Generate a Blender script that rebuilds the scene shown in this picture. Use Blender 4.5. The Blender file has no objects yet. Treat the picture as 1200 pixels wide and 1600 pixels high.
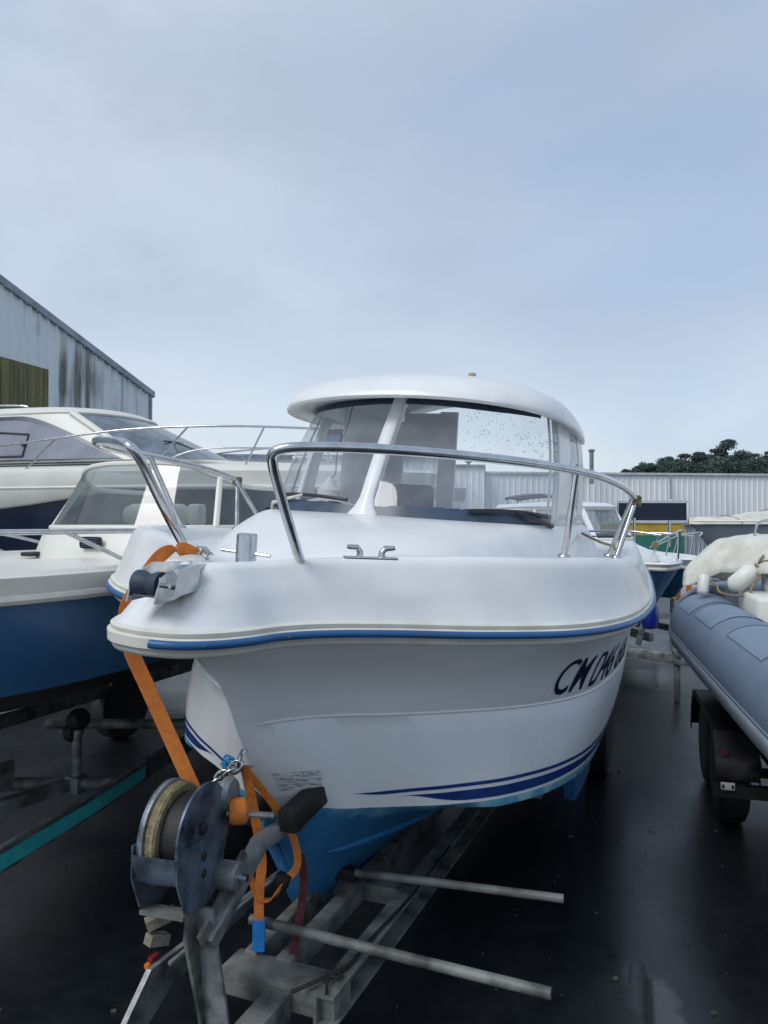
import bpy, bmesh, math, random
from mathutils import Vector, Matrix, Quaternion
random.seed(7)
R = math.radians
sc = bpy.context.scene
col = sc.collection
CAM_H = 1.85
YAW = 22.0
ROLL = 3.5

# ------------------------------------------------------------------ camera
cam = bpy.data.cameras.new('camera'); camo = bpy.data.objects.new('camera', cam); col.objects.link(camo)
cam.sensor_fit = 'VERTICAL'; cam.sensor_height = 36.0; cam.lens = 36.0 * 1186.0 / 1600.0
cam.clip_start = 0.05; cam.clip_end = 2000
camo.location = (0, 0, CAM_H); camo.rotation_euler = (R(90.725), 0, 0)
sc.camera = camo
sc.render.resolution_x = 768; sc.render.resolution_y = 1024
sc.view_settings.view_transform = 'Standard'; sc.view_settings.look = 'None'
sc.view_settings.exposure = 0.2; sc.view_settings.gamma = 1.0

# ------------------------------------------------------------------ world: cloudy sky
SUN_EL, SUN_AZ = 48.0, 229.0      # azimuth clockwise from +Y (camera direction): left, slightly behind
world = bpy.data.worlds.new('World'); sc.world = world; world.use_nodes = True
nt = world.node_tree; nt.nodes.clear()
N = nt.nodes.new; L = nt.links.new
wo = N('ShaderNodeOutputWorld')
sky = N('ShaderNodeTexSky'); sky.sky_type = 'NISHITA'; sky.sun_disc = False
sky.sun_elevation = R(SUN_EL); sky.sun_rotation = R(SUN_AZ)
bg1 = N('ShaderNodeBackground'); bg1.inputs[1].default_value = 0.14; L(sky.outputs[0], bg1.inputs[0])
tc = N('ShaderNodeTexCoord')
mp = N('ShaderNodeMapping'); mp.inputs['Scale'].default_value = (1.0, 1.0, 2.2); L(tc.outputs['Generated'], mp.inputs[0])
n1 = N('ShaderNodeTexNoise'); n1.inputs['Scale'].default_value = 1.9; n1.inputs['Detail'].default_value = 5; n1.inputs['Roughness'].default_value = 0.42; n1.inputs['Distortion'].default_value = .35
mp.inputs['Location'].default_value = (3.1, 0.4, 0.9)
L(mp.outputs[0], n1.inputs['Vector'])
cr = N('ShaderNodeValToRGB'); e = cr.color_ramp.elements
e[0].position = 0.33; e[0].color = (0.375, 0.50, 0.685, 1)
e[1].position = 0.72; e[1].color = (0.59, 0.67, 0.77, 1)
x = cr.color_ramp.elements.new(0.5); x.color = (0.465, 0.56, 0.705, 1)
L(n1.outputs[0], cr.inputs[0])
n3 = N('ShaderNodeTexNoise'); n3.inputs['Scale'].default_value = 3.4; n3.inputs['Detail'].default_value = 7; n3.inputs['Roughness'].default_value = .55
mp3 = N('ShaderNodeMapping'); mp3.inputs['Location'].default_value = (1.7, 2.2, .3); mp3.inputs['Scale'].default_value = (1, 1, 1.7); L(tc.outputs['Generated'], mp3.inputs[0]); L(mp3.outputs[0], n3.inputs['Vector'])
def rng(src, a, b, c, d):
    q = N('ShaderNodeMapRange'); q.inputs[1].default_value = a; q.inputs[2].default_value = b; q.inputs[3].default_value = c; q.inputs[4].default_value = d; L(src, q.inputs[0]); return q.outputs[0]
def mixc(f, a, colr):
    q = N('ShaderNodeMix'); q.data_type = 'RGBA'; L(f, q.inputs['Factor']); L(a, q.inputs['A']); q.inputs['B'].default_value = (*colr, 1); return q.outputs['Result']
grey = mixc(rng(n3.outputs[0], .42, .66, 0, .75), cr.outputs[0], (.475, .535, .635))          # grey-lavender cloud bases
sx = N('ShaderNodeSeparateXYZ'); L(tc.outputs['Generated'], sx.inputs[0])
hm = N('ShaderNodeMath'); hm.operation = 'MULTIPLY'; L(rng(sx.outputs[2], 0, .27, 1, 0), hm.inputs[0]); L(rng(n1.outputs[0], .38, .60, .15, 1), hm.inputs[1])
sky_c = mixc(hm.outputs[0], grey, (.74, .80, .85))                                              # whiter towards the horizon
bg2 = N('ShaderNodeBackground'); bg2.inputs[1].default_value = 0.95; L(sky_c, bg2.inputs[0])
n2 = N('ShaderNodeTexNoise'); n2.inputs['Scale'].default_value = 1.1; n2.inputs['Detail'].default_value = 3
mp2 = N('ShaderNodeMapping'); mp2.inputs['Location'].default_value = (0.2, 5.3, 1.7); L(tc.outputs['Generated'], mp2.inputs[0]); L(mp2.outputs[0], n2.inputs['Vector'])
mr = N('ShaderNodeMapRange'); mr.inputs[1].default_value = 0.35; mr.inputs[2].default_value = 0.65; mr.inputs[3].default_value = 0.74; mr.inputs[4].default_value = 0.97
L(n2.outputs[0], mr.inputs[0])
mx = N('ShaderNodeMixShader'); L(mr.outputs[0], mx.inputs[0]); L(bg1.outputs[0], mx.inputs[1]); L(bg2.outputs[0], mx.inputs[2])
L(mx.outputs[0], wo.inputs[0])

# ------------------------------------------------------------------ sun behind the cloud
sl = bpy.data.lights.new('sun', 'SUN'); so = bpy.data.objects.new('sun', sl); col.objects.link(so)
sl.energy = 1.5; sl.angle = R(28); sl.color = (1.0, 0.98, 0.955)
az, el = R(SUN_AZ), R(SUN_EL)
sd = Vector((math.sin(az) * math.cos(el), math.cos(az) * math.cos(el), math.sin(el)))
so.rotation_euler = sd.to_track_quat('Z', 'Y').to_euler()

# ------------------------------------------------------------------ materials
MATS = {}
def pm(name, c, rough=0.5, metal=0.0, var=0.12, scale=8.0, bump=0.0, bscale=40.0, coat=0.0, rvar=0.08, c2=None, stretch=None, detail=5):
    if name in MATS: return MATS[name]
    m = bpy.data.materials.new(name); m.use_nodes = True; t = m.node_tree; b = t.nodes['Principled BSDF']
    tcn = t.nodes.new('ShaderNodeTexCoord'); no = t.nodes.new('ShaderNodeTexNoise')
    no.inputs['Scale'].default_value = scale; no.inputs['Detail'].default_value = detail
    src = tcn.outputs['Object']
    if stretch:
        mpn = t.nodes.new('ShaderNodeMapping'); mpn.inputs['Scale'].default_value = stretch; t.links.new(src, mpn.inputs[0]); src = mpn.outputs[0]
    t.links.new(src, no.inputs['Vector'])
    r = t.nodes.new('ShaderNodeValToRGB'); e = r.color_ramp.elements
    c2 = c2 or tuple(v * (1 - 2 * var) for v in c)
    e[0].position = 0.32; e[0].color = (*c2, 1); e[1].position = 0.62; e[1].color = (*c, 1)
    t.links.new(no.outputs[0], r.inputs[0]); t.links.new(r.outputs[0], b.inputs['Base Color'])
    mr = t.nodes.new('ShaderNodeMapRange'); mr.inputs[3].default_value = max(0.02, rough - rvar); mr.inputs[4].default_value = min(1, rough + rvar)
    t.links.new(no.outputs[0], mr.inputs[0]); t.links.new(mr.outputs[0], b.inputs['Roughness'])
    b.inputs['Metallic'].default_value = metal; b.inputs['Coat Weight'].default_value = coat; b.inputs['Coat Roughness'].default_value = 0.08
    if bump:
        n2 = t.nodes.new('ShaderNodeTexNoise'); n2.inputs['Scale'].default_value = bscale; n2.inputs['Detail'].default_value = 4
        t.links.new(tcn.outputs['Object'], n2.inputs['Vector'])
        bp = t.nodes.new('ShaderNodeBump'); bp.inputs['Strength'].default_value = bump; bp.inputs['Distance'].default_value = 0.01
        t.links.new(n2.outputs[0], bp.inputs['Height']); t.links.new(bp.outputs[0], b.inputs['Normal'])
    MATS[name] = m; return m

def glass_mat(name, tint, haze=0.06, hazec=(0.5, 0.55, 0.6), refl=0.06):
    m = bpy.data.materials.new(name); m.use_nodes = True; t = m.node_tree; t.nodes.clear()
    o = t.nodes.new('ShaderNodeOutputMaterial'); tr = t.nodes.new('ShaderNodeBsdfTransparent'); tr.inputs[0].default_value = (*tint, 1)
    gl = t.nodes.new('ShaderNodeBsdfGlossy'); gl.inputs['Roughness'].default_value = 0.03
    lw = t.nodes.new('ShaderNodeLayerWeight'); lw.inputs[0].default_value = .5
    pw = t.nodes.new('ShaderNodeMath'); pw.operation = 'POWER'; pw.inputs[1].default_value = 5; t.links.new(lw.outputs['Facing'], pw.inputs[0])
    fr = t.nodes.new('ShaderNodeMath'); fr.operation = 'MULTIPLY_ADD'; fr.inputs[1].default_value = .92; fr.inputs[2].default_value = refl; t.links.new(pw.outputs[0], fr.inputs[0])
    df = t.nodes.new('ShaderNodeBsdfDiffuse'); df.inputs[0].default_value = (*hazec, 1)
    a = t.nodes.new('ShaderNodeMixShader')
    no = t.nodes.new('ShaderNodeTexNoise'); no.inputs['Scale'].default_value = 5; no.inputs['Detail'].default_value = 6
    tcn = t.nodes.new('ShaderNodeTexCoord'); t.links.new(tcn.outputs['Object'], no.inputs['Vector'])
    mr = t.nodes.new('ShaderNodeMapRange'); mr.inputs[1].default_value = .3; mr.inputs[2].default_value = .7; mr.inputs[3].default_value = haze * .5; mr.inputs[4].default_value = haze * 1.5
    t.links.new(no.outputs[0], mr.inputs[0]); t.links.new(mr.outputs[0], a.inputs[0])
    t.links.new(tr.outputs[0], a.inputs[1]); t.links.new(df.outputs[0], a.inputs[2])
    b = t.nodes.new('ShaderNodeMixShader'); t.links.new(fr.outputs[0], b.inputs[0]); t.links.new(a.outputs[0], b.inputs[1]); t.links.new(gl.outputs[0], b.inputs[2])
    t.links.new(b.outputs[0], o.inputs[0]); MATS[name] = m; return m

GEL = pm('gelcoat_white', (0.80, 0.81, 0.80), 0.34, var=0.045, scale=4.5, detail=9, coat=0.25, rvar=0.1)
GELC = pm('gelcoat_cream', (0.76, 0.75, 0.68), 0.38, var=0.05, scale=2.0, rvar=0.1)
GELD = pm('gelcoat_dirty', (0.72, 0.71, 0.64), 0.5, var=0.12, scale=14.0)
MOULD = pm('rail_moulding', (0.74, 0.73, 0.66), 0.45, var=0.10, scale=9.0, c2=(0.66, 0.64, 0.55))
RUBBLUE = pm('rub_blue', (0.022, 0.115, 0.29), 0.4, var=0.2, scale=10, c2=(0.025, 0.09, 0.24))
STRIPE = pm('stripe_navy', (0.008, 0.045, 0.21), 0.32, var=0.15, scale=12)
LETTER = pm('letter_navy', (0.006, 0.014, 0.06), 0.4, var=0.1, scale=20)
STEEL = pm('stainless', (0.62, 0.63, 0.64), 0.17, 1.0, var=0.1, scale=20, rvar=0.07)
GALV = pm('galvanised', (0.33, 0.35, 0.36), 0.48, 0.5, var=0.22, scale=13, c2=(0.12, 0.135, 0.135), bump=0.25, bscale=60)
GALVD = pm('galvanised_dirty', (0.235, 0.24, 0.225), 0.62, 0.25, var=0.3, scale=9, c2=(0.055, 0.06, 0.055), bump=0.35, bscale=45)
BLUESTEEL = pm('drum_steel', (0.15, 0.20, 0.27), 0.45, 0.45, var=0.25, scale=11, c2=(0.018, 0.026, 0.04), bump=0.15, bscale=30)
RUBBER = pm('black_rubber', (0.014, 0.014, 0.015), 0.62, var=0.15, scale=15, bump=0.15)
BLACKP = pm('black_plastic', (0.018, 0.019, 0.022), 0.42, var=0.15, scale=15)
SEAL = pm('window_seal', (0.055, 0.085, 0.135), 0.3, var=0.2, scale=8)  # bluish tint stands in for reflection on the seal bands
ORANGE = pm('strap_orange', (0.70, 0.22, 0.035), 0.75, var=0.15, scale=40, bump=0.4, bscale=300, c2=(0.56, 0.155, 0.028))
DKRED = pm('strap_dark_red', (0.10, 0.018, 0.02), 0.8, var=0.2, scale=60, bump=0.3, bscale=300)
BRIGHTBLUE = pm('tape_blue', (0.015, 0.22, 0.62), 0.55, var=0.15, scale=30)
ROPEY = pm('rope_tan', (0.30, 0.25, 0.14), 0.85, var=0.25, scale=60, bump=0.6, bscale=120)
WOOD = pm('wood_pale', (0.24, 0.22, 0.17), 0.8, var=0.2, scale=30)
BEIGE = pm('lamp_beige', (0.42, 0.33, 0.20), 0.4, var=0.1)
INTGREY = pm('interior_grey', (0.70, 0.69, 0.70), 0.6, var=0.06, scale=4)
INTWHITE = pm('interior_white', (0.68, 0.66, 0.64), 0.5, var=0.05, scale=4)
SEATN = pm('seat_navy', (0.03, 0.05, 0.09), 0.6, var=0.15, scale=9)
HULLB = pm('hull_royal', (0.05, 0.165, 0.34), 0.36, var=0.15, scale=3, coat=0.15, c2=(0.04, 0.13, 0.28))
HULLN = pm('hull_navy', (0.006, 0.014, 0.042), 0.2, var=0.1, scale=3, coat=0.5)
HULLT = pm('hull_teal', (0.02, 0.11, 0.19), 0.28, var=0.15, scale=3)
BLACKHULL = pm('hull_underside', (0.02, 0.024, 0.03), 0.5, var=0.2, scale=5)
TUBE = pm('hypalon_grey', (0.165, 0.22, 0.30), 0.55, var=0.07, scale=5, bump=0.05, bscale=60)
TUBEP = pm('hypalon_patch', (0.20, 0.27, 0.355), 0.6, var=0.07, scale=6)
TUBES = pm('hypalon_strake', (0.30, 0.345, 0.40), 0.5, var=0.08, scale=6)
CANVAS = pm('canvas_cream', (0.70, 0.69, 0.62), 0.85, var=0.10, scale=6, bump=0.3, bscale=22, c2=(0.54, 0.53, 0.45))
CANVASG = pm('canvas_grey', (0.30, 0.315, 0.37), 0.8, var=0.12, scale=3)
TURQ = pm('turquoise_paint', (0.06, 0.56, 0.56), 0.35, var=0.15, scale=8, c2=(0.04, 0.42, 0.44))
AMBER = pm('amber_lens', (0.65, 0.17, 0.01), 0.25, var=0.1)
REDL = pm('red_lens', (0.20, 0.018, 0.015), 0.25, var=0.1)
PLATEW = pm('plate_white', (0.75, 0.76, 0.72), 0.4, var=0.05)
GLASS = glass_mat('screen_glass', (0.94, 0.965, 0.98), 0.15, (0.62, 0.67, 0.74))
GLASST = glass_mat('tinted_glass', (0.55, 0.61, 0.63), 0.17, (0.30, 0.32, 0.31), .09)
GLASSD = glass_mat('dark_glass', (0.12, 0.17, 0.22), 0.42, (0.30, 0.38, 0.46), .14)  # pale diffuse veil stands in for sky reflected in the glass
DROP = glass_mat('raindrop', (0.55, 0.6, 0.66), 0.0)
LEAF = pm('hazy_pine_needles', (0.085, 0.125, 0.12), 0.8, var=0.3, scale=0.6)  # bluish green carries distance haze in the leaf colour
LEAF2 = pm('hazy_broad_leaves', (0.09, 0.13, 0.115), 0.8, var=0.3, scale=0.6)  # distance haze tinted into these leaves too
BARK = pm('bark', (0.09, 0.07, 0.055), 0.9, var=0.3, scale=5)

def clad_mat(name, c, dirt, amount=0.5, zs=0.06):
    m = bpy.data.materials.new(name); m.use_nodes = True; t = m.node_tree; b = t.nodes['Principled BSDF']
    tcn = t.nodes.new('ShaderNodeTexCoord'); mpn = t.nodes.new('ShaderNodeMapping'); mpn.inputs['Scale'].default_value = (2.2, 2.2, 0.14)
    t.links.new(tcn.outputs['Object'], mpn.inputs[0])
    no = t.nodes.new('ShaderNodeTexNoise'); no.inputs['Scale'].default_value = 1.6; no.inputs['Detail'].default_value = 7; no.inputs['Roughness'].default_value = 0.6
    t.links.new(mpn.outputs[0], no.inputs['Vector'])
    n2 = t.nodes.new('ShaderNodeTexNoise'); n2.inputs['Scale'].default_value = 0.35; n2.inputs['Detail'].default_value = 3
    t.links.new(tcn.outputs['Object'], n2.inputs['Vector'])
    mul = t.nodes.new('ShaderNodeMath'); mul.operation = 'MULTIPLY'; t.links.new(no.outputs[0], mul.inputs[0]); t.links.new(n2.outputs[0], mul.inputs[1])
    r = t.nodes.new('ShaderNodeValToRGB'); e = r.color_ramp.elements
    e[0].position = 0.24; e[0].color = (*c, 1); e[1].position = 0.24 + 0.16 / max(amount, .1); e[1].color = (*dirt, 1)
    t.links.new(mul.outputs[0], r.inputs[0]); t.links.new(r.outputs[0], b.inputs['Base Color'])
    b.inputs['Roughness'].default_value = 0.55; b.inputs['Metallic'].default_value = 0.0
    MATS[name] = m; return m
CLADL = clad_mat('cladding_streaked', (0.78, 0.83, 0.85), (0.17, 0.19, 0.17), 1.2)
CLADR = clad_mat('cladding_pale', (0.84, 0.86, 0.86), (0.62, 0.64, 0.64), 0.5)
CLADG = clad_mat('cladding_grey', (0.30, 0.35, 0.40), (0.20, 0.22, 0.24), 0.5)
TRIM = pm('flashing', (0.34, 0.39, 0.45), 0.5, 0.3, var=0.2, scale=2)
TRIMW = pm('flashing_white', (0.62, 0.64, 0.65), 0.5, var=0.1, scale=2)
NAVYSH = pm('shutter_navy', (0.006, 0.016, 0.045), 0.4, var=0.15, scale=2)
YELL = pm('panel_yellow', (0.55, 0.38, 0.04), 0.6, var=0.15, scale=2)
GREEN = pm('panel_green', (0.03, 0.20, 0.15), 0.6, var=0.15, scale=1.5)
YWIN = pm('skylight_yellowed', (0.20, 0.175, 0.065), 0.5, var=0.3, scale=2.0, stretch=(3, 3, .3))

def hull_top_mat():
    """white gelcoat with a grubby patch near the bow eye, rust marks"""
    m = pm('gelcoat_hull', (0.83, 0.85, 0.86), 0.30, var=0.03, scale=2.5, coat=0.3, rvar=0.1)
    t = m.node_tree; b = t.nodes['Principled BSDF']
    src = b.inputs['Base Color'].links[0].from_socket
    tcn = t.nodes.new('ShaderNodeTexCoord')
    v = t.nodes.new('ShaderNodeTexNoise'); v.inputs['Scale'].default_value = 1.0; v.inputs['Detail'].default_value = 8; v.inputs['Roughness'].default_value = .65
    mpn = t.nodes.new('ShaderNodeMapping'); mpn.inputs['Scale'].default_value = (26, 26, 130); mpn.inputs['Rotation'].default_value = (0.12, 0.2, 0)
    t.links.new(tcn.outputs['Object'], mpn.inputs[0]); t.links.new(mpn.outputs[0], v.inputs['Vector'])
    sep = t.nodes.new('ShaderNodeSeparateXYZ'); t.links.new(tcn.outputs['Object'], sep.inputs[0])
    def band(sock, c, w):
        a = t.nodes.new('ShaderNodeMath'); a.operation = 'SUBTRACT'; a.inputs[1].default_value = c; t.links.new(sock, a.inputs[0])
        q = t.nodes.new('ShaderNodeMath'); q.operation = 'ABSOLUTE'; t.links.new(a.outputs[0], q.inputs[0])
        g = t.nodes.new('ShaderNodeMapRange'); g.inputs[1].default_value = w; g.inputs[2].default_value = w * .85; g.inputs[3].default_value = 0; g.inputs[4].default_value = 1
        t.links.new(q.outputs[0], g.inputs[0]); return g.outputs[0]
    k = t.nodes.new('ShaderNodeMath'); k.operation = 'MULTIPLY'
    t.links.new(band(sep.outputs[0], 0.112, 0.07), k.inputs[0]); t.links.new(band(sep.outputs[2], 0.935, 0.042), k.inputs[1])
    r = t.nodes.new('ShaderNodeMapRange'); r.inputs[1].default_value = .44; r.inputs[2].default_value = .62; r.inputs[3].default_value = 0.05; r.inputs[4].default_value = .85
    t.links.new(v.outputs[0], r.inputs[0])
    k2 = t.nodes.new('ShaderNodeMath'); k2.operation = 'MULTIPLY'; t.links.new(k.outputs[0], k2.inputs[0]); t.links.new(r.outputs[0], k2.inputs[1])
    mx = t.nodes.new('ShaderNodeMix'); mx.data_type = 'RGBA'
    t.links.new(k2.outputs[0], mx.inputs['Factor']); t.links.new(src, mx.inputs['A']); mx.inputs['B'].default_value = (.16, .155, .14, 1)
    t.links.new(mx.outputs['Result'], b.inputs['Base Color'])
    return m
HULLW = hull_top_mat()
def bottom_mat():
    m = bpy.data.materials.new('antifouling'); m.use_nodes = True; t = m.node_tree; b = t.nodes['Principled BSDF']
    tcn = t.nodes.new('ShaderNodeTexCoord'); sep = t.nodes.new('ShaderNodeSeparateXYZ'); t.links.new(tcn.outputs['Object'], sep.inputs[0])
    no = t.nodes.new('ShaderNodeTexNoise'); no.inputs['Scale'].default_value = 7; no.inputs['Detail'].default_value = 7
    mpn = t.nodes.new('ShaderNodeMapping'); mpn.inputs['Scale'].default_value = (2.0, 2.0, 0.7)
    t.links.new(tcn.outputs['Object'], mpn.inputs[0]); t.links.new(mpn.outputs[0], no.inputs['Vector'])
    # paint worn thin near its upper edge (upper edge is about z 0.83)
    mr = t.nodes.new('ShaderNodeMapRange'); mr.inputs[1].default_value = 0.72; mr.inputs[2].default_value = 0.90; mr.inputs[3].default_value = -0.12; mr.inputs[4].default_value = 0.62
    t.links.new(sep.outputs[2], mr.inputs[0])
    ad = t.nodes.new('ShaderNodeMath'); ad.operation = 'ADD'; t.links.new(mr.outputs[0], ad.inputs[0]); t.links.new(no.outputs[0], ad.inputs[1])
    r = t.nodes.new('ShaderNodeValToRGB'); e = r.color_ramp.elements
    e[0].position = .28; e[0].color = (.025, .15, .34, 1); e[1].position = .95; e[1].color = (.33, .53, .60, 1)
    z = e.new(.55); z.color = (.03, .18, .39, 1); z = e.new(.74); z.color = (.11, .34, .49, 1)
    t.links.new(ad.outputs[0], r.inputs[0]); t.links.new(r.outputs[0], b.inputs['Base Color'])
    b.inputs['Roughness'].default_value = .5
    bp = t.nodes.new('ShaderNodeBump'); bp.inputs['Strength'].default_value = .15; bp.inputs['Distance'].default_value = .01
    t.links.new(no.outputs[0], bp.inputs['Height']); t.links.new(bp.outputs[0], b.inputs['Normal'])
    return m
ANTIF = bottom_mat()
def asphalt_mat():
    m = bpy.data.materials.new('wet_asphalt'); m.use_nodes = True; t = m.node_tree; b = t.nodes['Principled BSDF']
    tcn = t.nodes.new('ShaderNodeTexCoord')
    def noise(s, d, r=.5):
        n = t.nodes.new('ShaderNodeTexNoise'); n.inputs['Scale'].default_value = s; n.inputs['Detail'].default_value = d; n.inputs['Roughness'].default_value = r
        t.links.new(tcn.outputs['Object'], n.inputs['Vector']); return n.outputs[0]
    fine = noise(130, 3, .7); mid = noise(9, 5); big = noise(.55, 4)
    r = t.nodes.new('ShaderNodeValToRGB'); e = r.color_ramp.elements
    e[0].position = .35; e[0].color = (.006, .0075, .009, 1); e[1].position = .68; e[1].color = (.021, .0255, .030, 1); zz_ = e.new(.78); zz_.color = (.06, .066, .07, 1)
    mixf = t.nodes.new('ShaderNodeMath'); mixf.operation = 'MULTIPLY_ADD'; mixf.inputs[1].default_value = .5
    hlf = t.nodes.new('ShaderNodeMath'); hlf.operation = 'MULTIPLY'; hlf.inputs[1].default_value = .5; t.links.new(mid, hlf.inputs[0])
    t.links.new(fine, mixf.inputs[0]); t.links.new(hlf.outputs[0], mixf.inputs[2])
    t.links.new(mixf.outputs[0], r.inputs[0]); t.links.new(r.outputs[0], b.inputs['Base Color'])
    mr = t.nodes.new('ShaderNodeMapRange'); mr.inputs[1].default_value = .38; mr.inputs[2].default_value = .62; mr.inputs[3].default_value = .10; mr.inputs[4].default_value = .32
    t.links.new(big, mr.inputs[0])
    # standing water in a long shallow dip
    edge = noise(11, 6, .6); sp = t.nodes.new('ShaderNodeSeparateXYZ'); t.links.new(tcn.outputs['Object'], sp.inputs[0])
    def mth(op, a, b_):
        n = t.nodes.new('ShaderNodeMath'); n.operation = op
        for i, q in enumerate((a, b_)):
            if isinstance(q, (int, float)): n.inputs[i].default_value = q
            else: t.links.new(q, n.inputs[i])
        return n.outputs[0]
    dx = mth('DIVIDE', mth('SUBTRACT', sp.outputs[0], 1.03), .105); dy = mth('DIVIDE', mth('SUBTRACT', sp.outputs[1], 2.82), .55)
    rr = mth('ADD', mth('SQRT', mth('ADD', mth('MULTIPLY', dx, dx), mth('MULTIPLY', dy, dy)), 0), mth('MULTIPLY', mth('SUBTRACT', edge, .5), 1.5))
    wet = t.nodes.new('ShaderNodeMapRange'); wet.inputs[1].default_value = 1.15; wet.inputs[2].default_value = .6; wet.inputs[3].default_value = 0; wet.inputs[4].default_value = 1; t.links.new(rr, wet.inputs[0])
    dry = mth('SUBTRACT', 1.0, wet.outputs[0])
    t.links.new(mth('ADD', mth('MULTIPLY', mr.outputs[0], dry), .07), b.inputs['Roughness'])
    t.links.new(mth('ADD', mth('MULTIPLY', wet.outputs[0], .3), .7), b.inputs['Specular IOR Level'])
    bp = t.nodes.new('ShaderNodeBump'); t.links.new(mth('MULTIPLY', dry, .22), bp.inputs['Strength']); bp.inputs['Distance'].default_value = .003
    t.links.new(fine, bp.inputs['Height']); t.links.new(bp.outputs[0], b.inputs['Normal'])
    return m
ASPH = asphalt_mat()
WATER = pm('puddle_water', (0.006, 0.007, 0.008), 0.03, var=0.0, rvar=0.0)

# ------------------------------------------------------------------ mesh helpers
class MB:
    def __init__(s): s.v = []; s.f = []
    def add(s, vs, fs):
        o = len(s.v); s.v += [tuple(p) for p in vs]; s.f += [tuple(i + o for i in f) for f in fs]; return s
    def box(s, c, d, rot=None, bev=0.0):
        bm = bmesh.new(); bmesh.ops.create_cube(bm, size=1.0)
        bmesh.ops.scale(bm, vec=d, verts=bm.verts)
        if bev: bmesh.ops.bevel(bm, geom=bm.edges[:], offset=bev, segments=2, affect='EDGES', profile=.5)
        M = Matrix.Translation(c) @ (rot.to_4x4() if rot is not None else Matrix.Identity(4))
        bm.transform(M); bm.verts.index_update()
        s.add([v.co[:] for v in bm.verts], [[v.index for v in f.verts] for f in bm.faces]); bm.free(); return s
    def bar(s, a, b, w, h, up=(0, 0, 1), bev=0.0):
        a, b = Vector(a), Vector(b); d = b - a; y = d.normalized(); x = y.cross(Vector(up)).normalized(); z = x.cross(y)
        return s.box((a + b) / 2, (w, d.length, h), Matrix((x, y, z)).transposed(), bev)
    def tube(s, path, r, n=10, cap=True, flat=1.0):
        P = [Vector(p) for p in path]; rs = r if isinstance(r, (list, tuple)) else [r] * len(P)
        rings = []; t0 = (P[1] - P[0]).normalized(); ref = Vector((0, 0, 1)) if abs(t0.z) < .9 else Vector((1, 0, 0))
        x = t0.cross(ref).normalized()
        for i, p in enumerate(P):
            t = (P[min(i + 1, len(P) - 1)] - P[max(i - 1, 0)]).normalized()
            x = (x - t * x.dot(t)).normalized(); y = t.cross(x)
            rings.append([p + (x * math.cos(k * 2 * math.pi / n) + y * flat * math.sin(k * 2 * math.pi / n)) * rs[i] for k in range(n)])
        return s.loft(rings, True, cap)
    def loft(s, rings, closed=False, cap=False):
        n = len(rings[0]); vs = [p for r in rings for p in r]; fs = []
        for i in range(len(rings) - 1):
            for k in range(n if closed else n - 1):
                a = i * n + k; b = i * n + (k + 1) % n; fs.append((a, b, b + n, a + n))
        if cap: fs.append(tuple(range(n))[::-1]); fs.append(tuple((len(rings) - 1) * n + k for k in range(n)))
        return s.add(vs, fs)
    def lathe(s, a, b, prof, n=20):
        a, b = Vector(a), Vector(b); y = (b - a).normalized(); ref = Vector((0, 0, 1)) if abs(y.z) < .9 else Vector((1, 0, 0))
        x = y.cross(ref).normalized(); z = x.cross(y); ln = (b - a).length
        return s.loft([[a + y * (h * ln) + (x * math.cos(k * 2 * math.pi / n) + z * math.sin(k * 2 * math.pi / n)) * r for k in range(n)] for h, r in prof], True, True)
    def ext(s, pts, off):
        o = Vector(off); n = len(pts); P = [Vector(p) for p in pts]
        vs = P + [p + o for p in P]; fs = [tuple(range(n))[::-1], tuple(range(n, 2 * n))] + [(k, (k + 1) % n, n + (k + 1) % n, n + k) for k in range(n)]
        return s.add(vs, fs)
    def strip(s, path, width, thick, wdir=None):
        """flat webbing along a path; width directions given per point or constant"""
        P = [Vector(p) for p in path]; rings = []
        for i, p in enumerate(P):
            t = (P[min(i + 1, len(P) - 1)] - P[max(i - 1, 0)]).normalized()
            w = Vector(wdir[i] if isinstance(wdir, list) else wdir); w = (w - t * w.dot(t)).normalized(); nn = t.cross(w)
            a, b = w * width / 2, nn * thick / 2
            rings.append([p - a - b, p + a - b, p + a + b, p - a + b])
        return s.loft(rings, True, True)
    def build(s, name, mat, parent=None, ang=40, solid=0.0, sub=0):
        me = bpy.data.meshes.new(name); me.from_pydata(s.v, [], s.f); me.validate()
        bm = bmesh.new(); bm.from_mesh(me); bmesh.ops.remove_doubles(bm, verts=bm.verts, dist=1e-5); bmesh.ops.recalc_face_normals(bm, faces=bm.faces); bm.to_mesh(me); bm.free()
        me.polygons.foreach_set('use_smooth', [True] * len(me.polygons)); me.set_sharp_from_angle(angle=R(ang))
        me.materials.append(mat); o = bpy.data.objects.new(name, me); col.objects.link(o)
        if parent: o.parent = parent
        if solid: md = o.modifiers.new('thickness', 'SOLIDIFY'); md.thickness = solid; md.offset = -1
        if sub: md = o.modifiers.new('smooth', 'SUBSURF'); md.levels = sub; md.render_levels = sub
        return o

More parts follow.
